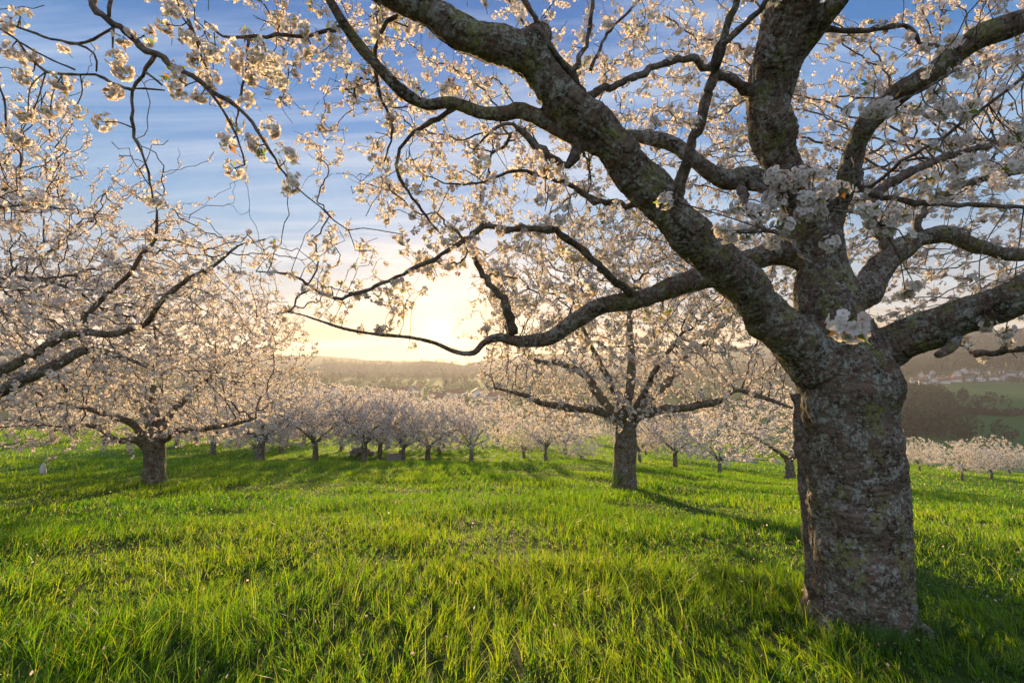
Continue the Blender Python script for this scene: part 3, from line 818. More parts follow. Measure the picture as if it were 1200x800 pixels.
# the hanging branch of the upper left and its twigs
th((60, -215, 1.96, 18), (75, -120, 1.9, 14), (88, -50, 1.88, 11), (105, 0, 1.86, 9), (132, 27, 1.85, 8), (182, 64, 1.83, 7), (236, 98, 1.82, 5.5), (287, 135, 1.82, 4.5), (311, 169, 1.82, 3.6), (328, 195, 1.82, 2.8), (341, 213, 1.82, 2))
th((182, 64, 1.83, 7), (166, 88, 1.84, 6), (155, 108, 1.85, 5), (156, 150, 1.86, 4.5), (166, 179, 1.86, 3.6), (174, 203, 1.86, 3), (179, 232, 1.86, 2.5))
th((154, 105, 1.85, 4), (130, 97, 1.86, 3.5), (111, 88, 1.88, 3.2), (54, 84, 1.9, 3), (20, 48, 1.9, 2.5), (-20, 20, 1.9, 2))
th((133, 33, 1.85, 4.5), (110, 45, 1.86, 4), (91, 52, 1.87, 4), (60, 45, 1.88, 3), (20, 32, 1.9, 2.6), (-20, 20, 1.92, 2))
th((91, 52, 1.87, 3), (110, 62, 1.87, 2.6), (113, 84, 1.87, 2.2))
th((243, 103, 1.82, 3.6), (262, 130, 1.8, 3), (277, 159, 1.8, 2.5), (287, 193, 1.8, 2))
th((402, 30, 2.2, 8), (360, 42, 2.15, 5), (324, 42, 2.1, 5), (290, 44, 2.05, 4), (262, 42, 2.0, 3), (240, 25, 2.0, 2))
th((290, 44, 2.05, 4), (290, 75, 2.0, 3.5), (283, 110, 1.95, 3), (277, 140, 1.9, 2.5), (277, 158, 1.9, 2))
th((180, -150, 1.96, 10), (200, -60, 1.9, 6), (213, 5, 1.88, 4), (228, 40, 1.86, 3.2), (240, 75, 1.85, 2.5), (248, 92, 1.85, 2))
th((128, 20, 1.85, 5), (133, -30, 1.87, 6), (140, -100, 1.9, 8), (150, -165, 1.95, 10))
th((133, 33, 1.85, 3), (132, 55, 1.85, 2.5), (140, 75, 1.85, 2))
th((20, 48, 1.9, 2.2), (60, 70, 1.9, 2), (88, 82, 1.9, 2))
th((171, 85, 1.84, 3), (190, 100, 1.83, 2))
th((158, 104, 1.85, 2.6), (180, 104, 1.84, 2.2), (193, 106, 1.84, 1.8))
th((190, 70, 1.83, 2.6), (205, 88, 1.82, 2.4), (219, 100, 1.82, 2), (232, 95, 1.82, 1.6))
T = [t for t in T]
pos, par, rad, own = limb_nodes([L[k] for k in thick] + T, .06)

# where the crown is thick and where the sky shows, as shares of the crown's volume
DEN = np.array([
    [.05, .05, .40, .75, .85, .50, .55, .75, .80, .40, .40, .60],
    [.00, .00, .04, .30, .70, .65, .45, .60, .75, .80, .60, .75],
    [.00, .00, .00, .06, .55, .90, .95, .90, .85, 1.0, .95, .95],
    [.00, .00, .12, .38, .40, .55, .80, .55, .60, .90, .75, .75],
    [.00, .00, .05, .16, .16, .06, .12, .05, .20, .00, .05, .22],
    [.00, .00, .00, .00, .00, .00, .00, .00, .00, .00, .00, .00]])
def density(px, py, grid=DEN, x0=0, y0=0, cell=100):
    u = np.clip((px - x0) / cell - .5, 0, grid.shape[1] - 1.001); v = np.clip((py - y0) / cell - .5, 0, grid.shape[0] - 1.001)
    i, j = u.astype(int), v.astype(int); fu, fv = u - i, v - j
    return grid[j, i] * (1 - fu) * (1 - fv) + grid[j, i + 1] * fu * (1 - fv) + grid[j + 1, i] * (1 - fu) * fv + grid[j + 1, i + 1] * fu * fv
def crown_points(n, c, r, zlo):
    p = rng.uniform(-1, 1, (int(n * 2.2), 3)); p = p[(p ** 2).sum(1) < 1][:n]
    p = np.array(c) + p * np.array(r); return p[p[:, 2] > zlo]
att = crown_points(26000, (1.4, 3.5, 3.6), (4.2, 3.6, 2.5), 1.35)
px, py, d = project(att)
infr = (px > -60) & (px < 1260) & (py > -60) & (py < 860) & (d > 0)
prob = np.where(infr, density(px, py), .10)
prob = np.where(d < 1.75, np.where(infr, 0, .04), prob)
prob = np.where((np.hypot(px - 513, py - 385) < 32) & infr, 0, prob)
prob = np.where((px > 925) & (px < 1060) & (py > 300) & (d > 0) & (d < 3.1) & infr, 0, prob)
def before_limbs(p, grow=1.25, pad=3):
    # in front of the heavy limbs the old tree carries hardly any twigs
    X, Y, D = project(p); hx, hy, hd = project(pos); s = (rad > .022) & (hd > 0)
    hx, hy, hd, hr_ = hx[s], hy[s], hd[s], rad[s] / hd[s] * 600
    res = np.zeros(len(p), bool)
    for a_ in range(0, len(p), 4000):
        q = slice(a_, a_ + 4000)
        e = np.hypot(X[q, None] - hx, Y[q, None] - hy) - hr_ * grow - pad
        res[q] = ((e < 0) & (D[q, None] < hd + .05)).any(1)
    return res
bl_ = before_limbs(att) & infr
prob = np.where(bl_, prob * .05, prob) * np.where(infr & (d < 2.5), .45, 1)
att = att[rng.uniform(0, 1, len(att)) < prob * .64]
print('attractors', len(att))
pos2, par2 = colonize(pos, par, att, .065, .75, .11, iters=70, grav=-.03, wob=.2)
def prune(p, pa, nkeep, den, lim):
    X, Y, D = project(p); fr = (X > 0) & (X < 1200) & (Y > 0) & (Y < 800) & (D > 0)
    need = ~(fr & (den(X, Y) < lim)); need[:nkeep] = True
    for i in range(len(p) - 1, nkeep - 1, -1):
        if need[i]: need[pa[i]] = True
    cnt_ = np.cumsum(need) - 1
    # keep only those whose tip carries something
    return p[need], np.where(pa[need] >= 0, cnt_[np.maximum(pa[need], 0)], -1)
pos2, par2 = prune(pos2, par2, len(pos), density, .13)
fixed = np.zeros(len(pos2)); fixed[:len(rad)] = rad
rad2, leaf = pipe_radii(par2, fixed, tip=.0019, ex=2.5)
n0 = len(pos)
print('nodes', n0, len(pos2))
# hand laid branches as one mesh each
nth = len(thick)
for t in T:
    q = catmull(t, .035)
    q[1:-1, :3] += .004 * rng.normal(size=(len(q) - 2, 3)) * np.clip(q[1:-1, 3:4] / .01, .3, 1.5)
    q[:, 3] *= 1 + .12 * rng.normal(size=len(q)).clip(-1.5, 1.5)
    V, F, Tr = tube_path(q[:, :3], q[:, 3], 9)
    build_mesh('branch', V, [F, Tr], [M_TWIG], None, big)
# grown twigs
grown = np.arange(len(pos2)) >= n0
used = np.zeros(len(pos2), bool); used[grown] = True; used[par2[grown]] = True
mp_ = np.cumsum(used) - 1
pp = par2[used].copy(); isg = grown[used]; pp = np.where(isg, mp_[np.maximum(pp, 0)], -1)
rt = rad2[used].copy()
V, F = prisms(pos2[used], pp, np.where(isg, rt, np.minimum(rt, .012)), 5)
tw = build_mesh('twig', V, [F], [M_TWIG], None, big); tag(tw, kind='stuff')
# blossom spurs
own_thin = np.concatenate([own >= nth, np.ones(len(pos2) - n0, bool)])
gp, gd = spurs(pos2, par2, np.where(own_thin, rad2, 9.), .011, .85, .024, -.15)
px, py, d = project(gp)
infr = (px > 0) & (px < 1200) & (py > 0) & (py < 800) & (d > 0)
keep = ~((np.hypot(px - 513, py - 385) < 24) & infr)
keep &= ~(infr & (d < 2.05) & (px < 420) & (py < 330) & (rng.uniform(0, 1, len(d)) < .85))
keep &= (d > 1.0) | ~infr
keep &= ~((px > 930) & (px < 1060) & (py > 310) & (d < 3.0) & infr)
keep &= ~(before_limbs(gp, 1.0, 2) & infr & (rng.uniform(0, 1, len(d)) < .9))
keep &= ~(infr & (rng.uniform(0, 1, len(d)) > density(px, py) * 2.2 + .04))
gp, gd, d = gp[keep], gd[keep], np.linalg.norm(gp[keep] - EYE, axis=1)
print('clusters', len(gp))
def lods(parent, gp, gd, d):
    for lo, hi, nf, tm, fs in ((0, 2.3, 7, FL_HD, .0125), (2.3, 3.6, 6, FL_MD, .0135), (3.6, 5.5, 6, FL_LO, .015), (5.5, 99, 5, FL_LO, .017)):
        s = (d >= lo) & (d < hi)
        if s.any():
            o = blossom_clusters(parent, gp[s], gd[s], nf, tm, fs, .021, stalks=hi < 4, leaves=.85 if hi < 9 else .5)
            tag(o, kind='stuff')
lods(big, gp, gd, d)

# single blossom balls near the lens, each on its own spur
hero = [(10, 30, 1.9), (25, 14, 1.9), (33, 68, 1.9), (38, 73, 1.92), (28, 95, 1.92), (12, 62, 1.9), (72, 101, 1.9), (57, 133, 1.88), (30, 138, 1.9), (88, 132, 1.88), (20, 165, 1.9), (145, 46, 1.85), (136, 68, 1.85), (146, 84, 1.85), (134, 108, 1.86), (117, 142, 1.86), (203, 12, 1.88),
        (190, 30, 1.87), (217, 42, 1.86), (236, 52, 1.86), (250, 62, 1.85), (203, 95, 1.82), (208, 108, 1.82), (233, 114, 1.82), (230, 70, 1.84), (248, 94, 1.83), (301, 62, 1.95), (276, 73, 1.95), (297, 88, 1.94), (329, 73, 2.0), (333, 94, 2.0), (290, 116, 1.9), (275, 147, 1.85), (262, 169, 1.8),
        (301, 171, 1.82), (270, 199, 1.8), (323, 150, 1.83), (341, 179, 1.82), (342, 214, 1.82), (179, 233, 1.86), (175, 40, 1.87), (340, 22, 2.1), (365, 64, 2.05), (355, 30, 2.1),
        (1003, 384, 1.12), (775, 232, 1.75), (905, 202, 1.95), (938, 205, 1.95), (962, 236, 1.95), (985, 216, 1.95), (940, 252, 1.92), (915, 266, 1.9), (962, 203, 1.98), (845, 268, 1.9), (925, 262, 1.88), (1016, 242, 1.9), (1045, 252, 1.88), (1012, 128, 1.9), (1036, 128, 1.88), (1097, 113, 1.95), (1113, 128, 1.95),
        (1090, 206, 1.95), (1120, 214, 1.95), (1135, 194, 1.95), (1194, 196, 2.0), (1062, 346, 2.2), (1072, 334, 2.2), (1155, 385, 2.4), (1178, 392, 2.4), (1040, 268, 1.9), (890, 244, 1.95), (900, 232, 2.0), (1075, 130, 2.0), (985, 385, 1.15)]
for k_, (cx_, cy_, n_, sx_, sy_, d_) in enumerate(((915, 212, 3, 18, 12, 1.97), (960, 215, 4, 24, 16, 1.97), (925, 262, 6, 28, 12, 1.9), (950, 245, 3, 18, 10, 1.93), (1035, 130, 2, 18, 8, 1.9), (1110, 130, 3, 25, 12, 2.0), (1110, 215, 3, 30, 14, 2.0), (1045, 250, 3, 18, 10, 1.92), (1185, 160, 3, 20, 18, 2.1), (860, 270, 2, 14, 6, 1.95))):
    for _ in range(n_):
        hero.append((cx_ + rng.normal() * sx_, cy_ + rng.normal() * sy_, d_ + rng.normal() * .05))
hp = np.array([P(*h) for h in hero])
thin = own >= nth
Xt = pos[thin]
hc, hdirs = [], []
for k, p in enumerate(hp):
    j = int(((Xt - p) ** 2).sum(1).argmin()); a = Xt[j]; dd = p - a; Ld = np.linalg.norm(dd)
    dn = dd / max(Ld, 1e-6)
    tipp = p - dn * min(.02, Ld * .3)
    if Ld > .03:
        mid = (a + tipp) / 2 + rng.normal(size=3) * Ld * .07
        q = catmull(np.array([(*a, .0028), (*mid, .0022), (*tipp, .0022)]), .02)
        V, F, Tr = tube_path(q[:, :3], q[:, 3], 6); build_mesh('spur', V, [F, Tr], [M_TWIG], None, big)
    hc.append(tipp); hdirs.append(nrm(dn + np.array([0, 0, -.5])))
for k in range(len(hc)):
    o = blossom_clusters(big, np.array([hc[k]]), np.array([hdirs[k]]), 20 if k != 44 else 11, FL_HD, .0125 if k != 44 else .0165, .030, True, 1.5 if k != 44 else 2.6, .034 if k != 44 else .042, name='blossom_cluster')

# split bark lifting off the left edge of the trunk
q = catmull(pl((931, 462, 2.86, 9), (934, 500, 2.84, 10), (938, 560, 2.84, 9), (943, 620, 2.84, 8), (946, 665, 2.84, 8), (950, 702, 2.85, 6)), .02)
q[:, :3] += .006 * np.stack([fbm(q[:, 2] * 14, q[:, 2] * 0, o=3, seed=s) for s in (1, 2, 3)], 1)
q[:, 3] *= 1 + .3 * fbm(q[:, 2] * 22, q[:, 2] * 0, o=2, seed=7)
V, F, Tr = tube_path(q[:, :3], q[:, 3], 10)
build_mesh('bark_flap', V, [F, Tr], [M_TWIG], None, big)

# ------------------------------------------------------------------ generic tree builder
def tree(name, label, basep, limbs, crown, natt, step, infl, kill, tip, per, nf, tmpl, fs, group='blossoming cherry trees', voxel=.02, mask=None, sides=4, ped=.024, leaves=.35, leafsize=.035, rmax=.014, zlo=None, thick_n=None, grav=-.04, ex=2.4):
    root = empty(name, basep, label, 'cherry tree', group); root.location = (0, 0, 0)
    k = thick_n or len(limbs)
    limb_surface(root, limbs[:k], voxel, ['trunk'] + ['limb'] * (k - 1), amp=.012)
    for t in limbs[k:]:
        q = catmull(t, .08); V, F, Tr = tube_path(q[:, :3], q[:, 3], 8); build_mesh('limb', V, [F, Tr], [M_FARBARK], None, root)
    pos, par, rad, own = limb_nodes(limbs, step)
    a = np.vstack([crown_points(int(natt * fr), c, r, zl) for c, r, zl, fr in crown])
    if mask is not None: a = a[rng.uniform(0, 1, len(a)) < mask(a)]
    p2, pa2 = colonize(pos, par, a, step, infl, kill, iters=60, grav=grav, wob=.3)
    fx = np.zeros(len(p2)); fx[:len(rad)] = rad
    r2, leaf = pipe_radii(pa2, fx, tip=tip, ex=ex)
    n0 = len(pos); grown = np.arange(len(p2)) >= n0
    used = grown.copy(); used[pa2[grown]] = True
    mp_ = np.cumsum(used) - 1; isg = grown[used]
    pp = np.where(isg, mp_[np.maximum(pa2[used], 0)], -1)
    V, F = prisms(p2[used], pp, np.where(isg, r2[used], np.minimum(r2[used], .03)), sides)
    tag(build_mesh('twig', V, [F], [M_FARBARK], None, root), kind='stuff')
    gp, gd = spurs(p2, pa2, np.where(grown, r2, 9.), rmax, per, .03)
    if mask is not None: gp_keep = rng.uniform(0, 1, len(gp)) < np.minimum(1, mask(gp) * 3); gp, gd = gp[gp_keep], gd[gp_keep]
    o = blossom_clusters(root, gp, gd, nf, tmpl, fs, ped, False, leaves, leafsize)
    tag(o, kind='stuff')
    print(name, 'nodes', len(p2), 'clusters', len(gp))
    return root

# middle tree
bm = ground(732, 9.6)
ml = [pl((733, 585, 9.6, 42), (732, 570, 9.6, 31), (732, 545, 9.6, 27), (733, 515, 9.6, 26), (734, 495, 9.6, 24)),
      pl((734, 505, 9.6, 20), (735, 480, 9.6, 13), (738, 450, 9.7, 12), (740, 415, 9.8, 10), (737, 375, 9.8, 7), (745, 330, 9.8, 4)),
      pl((733, 503, 9.6, 18), (718, 490, 9.5, 12), (697, 480, 9.4, 11), (663, 477, 9.2, 9), (636, 473, 9.0, 8), (612, 462, 8.8, 6), (580, 455, 8.6, 3)),
      pl((733, 500, 9.6, 16), (720, 485, 9.7, 11), (701, 460, 9.8, 11), (684, 438, 9.9, 10), (657, 426, 10, 8), (628, 422, 10.2, 6), (600, 400, 10.4, 3)),
      pl((735, 503, 9.6, 18), (748, 488, 9.6, 13), (772, 480, 9.5, 12), (800, 478, 9.4, 11), (840, 470, 9.2, 9), (862, 457, 9.1, 7), (882, 462, 9.0, 7), (900, 467, 8.9, 6), (930, 478, 8.8, 4)),
      pl((735, 500, 9.6, 16), (745, 484, 9.7, 11), (762, 466, 9.9, 10), (784, 446, 10.2, 9), (800, 420, 10.4, 7), (830, 400, 10.6, 5), (850, 370, 10.8, 3)),
      pl((734, 500, 9.6, 14), (725, 470, 9.3, 9), (705, 430, 8.9, 8), (690, 400, 8.6, 6), (670, 350, 8.3, 4)),
      pl((736, 497, 9.6, 13), (755, 462, 9.2, 9), (770, 430, 8.9, 7), (800, 390, 8.6, 5))]
def midmask(p):
    px, py, d = project(p)
    m = np.where(np.hypot(px - 515, py - 385) < 60, 0, 1.0)
    return np.where((px < 560) & (py < 400), .15, m)
tree('cherry_tree', 'gnarled cherry tree in full blossom standing alone mid meadow, left of the huge trunk', bm, ml,
     [((bm[0] - .1, bm[1] + .1, 2.25), (3.3, 3.0, 2.3), .35, 1.0)], 6500, .10, 1.3, .18, .0046, 1.35, 7, FL_LO, .0165, mask=midmask)

# left tree
bl = ground(181, 10.0)
ll = [pl((181, 582, 10, 36), (181, 570, 10, 31), (181, 545, 10, 27), (181, 520, 10, 28), (180, 505, 10, 24)),
      pl((178, 525, 10, 18), (165, 508, 9.9, 11), (152, 494, 9.8, 9), (128, 487, 9.6, 8), (101, 478, 9.4, 7), (60, 470, 9.2, 4)),
      pl((178, 530, 10, 16), (160, 516, 9.8, 10), (135, 515, 9.5, 8), (111, 499, 9.3, 7), (80, 500, 9.0, 4)),
      pl((182, 515, 10, 18), (183, 490, 10.1, 12), (180, 460, 10.2, 10), (186, 420, 10.3, 6), (180, 380, 10.3, 3)),
      pl((184, 520, 10, 16), (196, 510, 10, 11), (209, 505, 9.8, 9), (236, 503, 9.6, 7), (267, 498, 9.4, 6), (300, 490, 9.2, 3)),
      pl((182, 512, 10, 15), (200, 485, 10.4, 10), (225, 460, 10.8, 8), (260, 430, 11.2, 4)),
      pl((180, 512, 10, 15), (168, 480, 10.4, 9), (140, 450, 10.9, 7), (110, 420, 11.3, 4))]
tree('cherry_tree', 'broad cherry tree in full blossom with low forked trunk in the left meadow', bl, ll,
     [((bl[0] - .5, bl[1], 1.75), (3.6, 3.2, 2.15), -.05, 1.0)], 6500, .10, 1.3, .18, .0036, 1.6, 7, FL_LO, .0165)

# tree out of the frame at the left whose limbs reach in
b3 = ground(-230, 5.2)
r0 = 5.2
l3 = [pl((-232, 640, r0, 95), (-230, 600, r0, 82), (-228, 540, r0, 76), (-226, 480, r0, 72), (-224, 440, r0, 60)),
      pl((-224, 470, r0, 46), (-180, 450, r0, 34), (-110, 452, r0, 24), (-50, 448, r0, 17), (0, 434, 5.2, 14), (44, 412, 5.2, 12), (84, 392, 5.2, 11), (135, 391, 5.2, 9), (169, 380, 5.1, 9), (189, 354, 5.0, 9), (216, 330, 5.0, 8), (250, 312, 4.9, 6), (280, 288, 4.9, 4), (311, 280, 4.8, 2.5)),
      pl((-180, 452, 5.1, 26), (-110, 478, 4.9, 20), (-40, 470, 4.8, 17), (14, 452, 4.8, 16), (61, 429, 4.8, 14), (101, 411, 4.9, 10), (150, 420, 5.0, 6), (190, 440, 5.1, 4)),
      pl((-224, 450, r0, 40), (-150, 390, 5.6, 26), (-80, 345, 5.9, 16), (0, 328, 6.0, 9), (47, 328, 6.0, 6), (90, 340, 6, 3)),
      pl((-224, 440, r0, 42), (-200, 340, 5.2, 30), (-130, 260, 5.0, 20), (-60, 230, 4.8, 13), (0, 220, 4.8, 8), (50, 240, 4.8, 5), (110, 250, 4.8, 3)),
      pl((84, 390, 5.2, 8), (120, 350, 5.3, 7), (152, 321, 5.3, 6), (166, 298, 5.3, 6), (182, 280, 5.3, 5), (184, 247, 5.3, 3)),
      pl((-224, 445, r0, 40), (-260, 350, 5.2, 28), (-330, 260, 5.2, 18), (-420, 190, 5.2, 9)),
      pl((-226, 460, r0, 36), (-250, 400, 4.4, 28), (-240, 330, 3.8, 20), (-160, 260, 3.4, 10))]
DL = np.array([
    [.05, .02, .00, .00], [.50, .00, .00, .00], [1.0, .50, .06, .00], [1.0, .95, .55, .10], [.65, .40, .16, .00], [.20, .00, .00, .00], [0, 0, 0, 0], [0, 0, 0, 0]])
def leftmask(p):
    px, py, d = project(p)
    return np.where((px > -40) & (d > 0), np.where(px > 395, 0, density(px, py, DL)), .35)
tree('cherry_tree', 'cherry tree mostly beyond the left edge, its blossoming limbs reaching in at the left', b3, l3,
     [((-5.6, 5.6, 2.9), (3.9, 3.6, 2.3), .9, 1.0)], 9000, .08, 1.1, .15, .0032, 1.0, 8, FL_LO, .015, mask=leftmask, thick_n=5, voxel=.016)

# ------------------------------------------------------------------ orchard trees further off: four kinds, then copies
def prototype(seed, hgt, rad_, trunk_h, tr, nl, dens, up=.5):
    global rng
    rng = np.random.default_rng(seed)
    limbs = [np.array([(0, 0, -.3, tr * 1.25), (0, 0, 0, tr * 1.1), (.03, 0, trunk_h * .5, tr * .9), (.0, .03, trunk_h, tr * .85)])]
    for k in range(nl):
        a = 2 * math.pi * (k + rng.uniform(-.3, .3)) / nl; R = rad_ * rng.uniform(.5, .8); Hh = trunk_h + (hgt - trunk_h) * rng.uniform(.25, .75) * (1 if k % 2 else up)
        p = []
        for t, rr in ((0, .6), (.25, .42), (.55, .28), (1, .1)):
            p.append((math.cos(a + .3 * t) * R * t, math.sin(a + .3 * t) * R * t, trunk_h - .1 + (Hh - trunk_h) * t ** .8, tr * rr))
        limbs.append(np.array(p))
    root = tree('cherry_tree', 'x', (0, 0, 0), limbs, [((0, 0, trunk_h + (hgt - trunk_h) * .45), (rad_, rad_, (hgt - trunk_h) * .62), trunk_h * .72, 1.0)],
                int(1800 * dens), .20, 2.2, .30, .010, 2.5, 5, FL_X, .028, voxel=.035, ped=.07, leaves=.25, leafsize=.06, rmax=.035, sides=3, grav=.02)
    return root
protos = [prototype(101, 4.3, 3.3, 1.15, .19, 6, 1.0), prototype(102, 4.0, 3.0, 1.0, .15, 5, .85, .7), prototype(103, 3.4, 2.6, .9, .13, 5, .75), prototype(104, 3.0, 2.3, .7, .10, 6, .6, .8)]
rng = np.random.default_rng(99)
def copy_tree(o, parent=None):
    c = o.copy(); C.objects.link(c); c.parent = parent
    for ch in [x for x in o.children]: copy_tree(ch, c)
    return c
GR = 'orchard cherry trees beyond the meadow crest'
far = [  # px, depth, kind, scale, rotation, lean, label
    (205, 34, 1, .95, .3, .32, 'leaning grey trunked cherry tree just right of the broad left tree'),
    (228, 40, 2, 1.0, 1.2, .1, 'small cherry tree behind the leaning one, right of the broad left tree'),
    (278, 37, 2, 1.05, 2.2, 0, 'thin trunked cherry tree showing just left of the wide spreading one'),
    (287, 46, 1, 1.0, .7, 0, 'far cherry tree glimpsed behind the wide spreading one, at its left'),
    (306, 23.5, 0, 1.0, 4.0, 0, 'wide spreading cherry tree with dark low fork, a third across from the left'),
    (299, 25.5, 3, 1.0, 1.0, 0, 'slim trunk standing tight behind the wide spreading cherry tree'),
    (337, 38, 3, 1.1, 2.6, 0, 'little pinkish cherry tree between the wide spreading tree and its right neighbour'),
    (356, 43, 2, 1.0, 5.0, 0, 'distant cherry tree left of the straight pale trunk'),
    (369, 24, 1, .92, .9, 0, 'cherry tree with straight pale trunk right of the wide spreading one'),
    (378, 48, 2, 1.1, 3.1, 0, 'far cherry tree behind the straight pale trunk'),
    (427, 24, 0, .93, 2.4, 0, 'round crowned cherry tree with rosy upright branches left of the stone trough'),
    (445, 26, 1, .95, 5.2, 0, 'cherry tree close behind the rosy one, its thick trunk just left of the stone trough'),
    (473, 24.5, 3, 1.05, 1.7, 0, 'low cherry tree whose forked trunk touches the right side of the stone trough'),
    (502, 25.5, 1, .85, 2.9, 0, 'cherry tree with slender pink trunk under the sun'),
    (515, 31, 2, .95, 4.4, 0, 'small cherry tree behind the slender pink trunk under the sun'),
    (552, 24, 3, .95, 5.6, 0, 'bushy twin stemmed cherry tree at the crest left of centre'),
    (583, 52, 2, 1.15, 1.1, 0, 'distant cherry tree casting a long shadow on the sunlit slope'),
    (614, 27, 3, .75, 2.0, 0, 'sparse young cherry tree at the crest near the centre'),
    (640, 25, 3, .95, 3.6, 0, 'pale cherry tree with short fork at the crest, centre'),
    (662, 33, 3, 1.1, 4.9, 0, 'pale cherry tree behind the centre one, towards the curving track'),
    (681, 27, 3, .55, .6, 0, 'tiny cherry bush low at the crest left of the lone mid meadow tree'),
    (694, 60, 3, .9, 1.6, 0, 'tiny yellowish cherry tree by the bend of the track'),
    (750, 30, 3, 1.0, 2.7, 0, 'small cherry tree just right of the lone mid meadow trunk'),
    (757, 41, 3, 1.0, 3.9, 0, 'faint cherry tree behind the one right of the lone mid meadow trunk'),
    (791, 29, 1, .8, 4.6, 0, 'cherry tree with straight trunk midway between the lone tree and the low round one'),
    (843, 25, 3, 1.0, .2, 0, 'low round cherry tree on a short trunk left of the grey track'),
    (925, 17.5, 1, 1.0, 5.9, 0, 'dark trunked cherry tree partly hidden by the huge trunk'),
    (1078, 44, 3, .85, 2.2, 0, 'small cherry tree with slim trunk nearest the right side of the huge trunk'),
    (1128, 36, 3, .92, 3.3, 0, 'cherry tree with tan trunk at the crest, right of the huge trunk'),
    (1162, 37, 2, .86, 4.1, 0, 'round white cherry tree near the right edge on the crest'),
    (1093, 62, 2, .8, 5.1, 0, 'pinkish cherry tree across the track behind the slim trunked one'),
    (1143, 75, 3, .6, .5, 0, 'pale cherry tree across the track behind the tan trunk'),
    (1183, 58, 1, .85, 1.5, 0, 'cream white cherry tree across the track at the right edge'),
    (1066, 70, 3, .7, 2.5, 0, 'whitish cherry tree peeping out past the huge trunk, across the track'),
    (60, 36, 2, 1.1, 2.9, 0, 'cherry tree behind the lowest blossoms at the far left'),
    (120, 44, 2, 1.0, .4, 0, 'distant cherry tree behind the broad left tree, at its left'),
    (520, 44, 2, 1.0, .4, 0, 'cherry tree low in the hollow beneath the sun'),
    (400, 33, 3, 1.2, 1.4, 0, 'low cherry tree between the straight pale trunk and the rosy tree'),
    (455, 38, 1, 1.0, 2.4, 0, 'tall cherry tree some way behind the stone trough'),
    (330, 31, 1, .95, 3.4, 0, 'cherry tree behind the right half of the wide spreading one'),
    (250, 29, 1, 1.0, 4.4, 0, 'cherry tree filling the gap between the broad left tree and the wide spreading one'),
]
first = [True] * 4
for px, d, kd, sc, rot, lean, lab in far:
    gp = ground(px, d)
    o = protos[kd] if first[kd] else copy_tree(protos[kd]); first[kd] = False
    o.location = gp; o.scale = (sc, sc, sc); o.rotation_euler = (0, lean * .6, rot if not lean else 0)
    o.scale = (sc * rng.uniform(.82, 1.2), sc * rng.uniform(.82, 1.2), sc * rng.uniform(.78, 1.2))
    o['label'] = lab; o['group'] = GR; o['category'] = 'cherry tree'

# ------------------------------------------------------------------ valley woods
def blobs(n, fn, hmin, hmax, seed):
    """bare and budding woodland crowns: uneven clumps of twiggy shards on the slope"""
    r = np.random.default_rng(seed)
    x, y = fn(r, n); z = H(x, y); h = r.uniform(hmin, hmax, n)
    m = 46
    u = r.normal(size=(n, m, 3)); u = u / np.linalg.norm(u, axis=2, keepdims=True) * r.uniform(.45, 1, (n, m, 1)) ** .5
    c = np.stack([x, y, z + h * .55], 1)[:, None]
    p = c + u * np.stack([h * .42, h * .42, h * .5], 1)[:, None]
    e1 = r.normal(size=(n, m, 3)); e1 /= np.linalg.norm(e1, axis=2, keepdims=True)
    e2 = r.normal(size=(n, m, 3)); e2 /= np.linalg.norm(e2, axis=2, keepdims=True)
    s = (h * .13)[:, None, None]
    V = np.stack([p - e1 * s, p + e2 * s * .8, p + e1 * s, p - e2 * s * .8], 2).reshape(-1, 3)
    F = np.arange(len(V)).reshape(-1, 4)
    return V, F, np.repeat(np.clip(r.uniform(0, 1, n)[:, None] * .8 + r.uniform(0, .2, (n, m)), 0, 1).ravel(), 4)
M_WOOD = leafy('budding_wood', [(.018, .034, .038), (.030, .050, .040), (.048, .056, .050), (.072, .066, .060)], [(.03, .05, .03), (.05, .08, .03), (.08, .08, .05), (.12, .09, .07)], .2)
M_DARKWOOD = leafy('river_wood', [(.012, .022, .024), (.020, .040, .026), (.045, .046, .042)], [(.015, .04, .03), (.03, .06, .03), (.05, .06, .05)], .15)
def sector(a0, a1, r0, r1):
    return lambda r, n: (lambda a, q: (q * np.sin(a), q * np.cos(a)))(r.uniform(a0, a1, n), np.sqrt(r.uniform(r0 ** 2, r1 ** 2, n)))
V, F, c = blobs(520, lambda r, n: (lambda a, q: (q * np.sin(a), q * np.cos(a)))(.655 + .04 * r.normal(size=n) * (.6 + .8 * r.uniform(0, 1, n)), r.uniform(370, 700, n)), 4, 13, 1)
tag(build_mesh('river_wood', V, [F], [M_DARKWOOD], None, None, False, {'rnd': ('FLOAT', c)}), kind='stuff')
V, F, c = blobs(4200, sector(.3, 1.0, 1010, 1420), 9, 17, 2)
tag(build_mesh('hillside_wood', V, [F], [M_WOOD], None, None, False, {'rnd': ('FLOAT', c)}), kind='stuff')
V, F, c = blobs(2600, sector(-.85, .5, 480, 1500), 6, 11, 3)
tag(build_mesh('valley_wood', V, [F], [M_WOOD], None, None, False, {'rnd': ('FLOAT', c)}), kind='stuff')
V, F, c = blobs(330, sector(.60, .95, 850, 1090), 3, 8, 4)
tag(build_mesh('village_trees', V, [F], [M_WOOD], None, None, False, {'rnd': ('FLOAT', c)}), kind='stuff')
V, F, c = blobs(150, sector(.70, .82, 505, 530), 3, 5, 6)
tag(build_mesh('stream_hedge', V, [F], [M_DARKWOOD], None, None, False, {'rnd': ('FLOAT', c)}), kind='stuff')

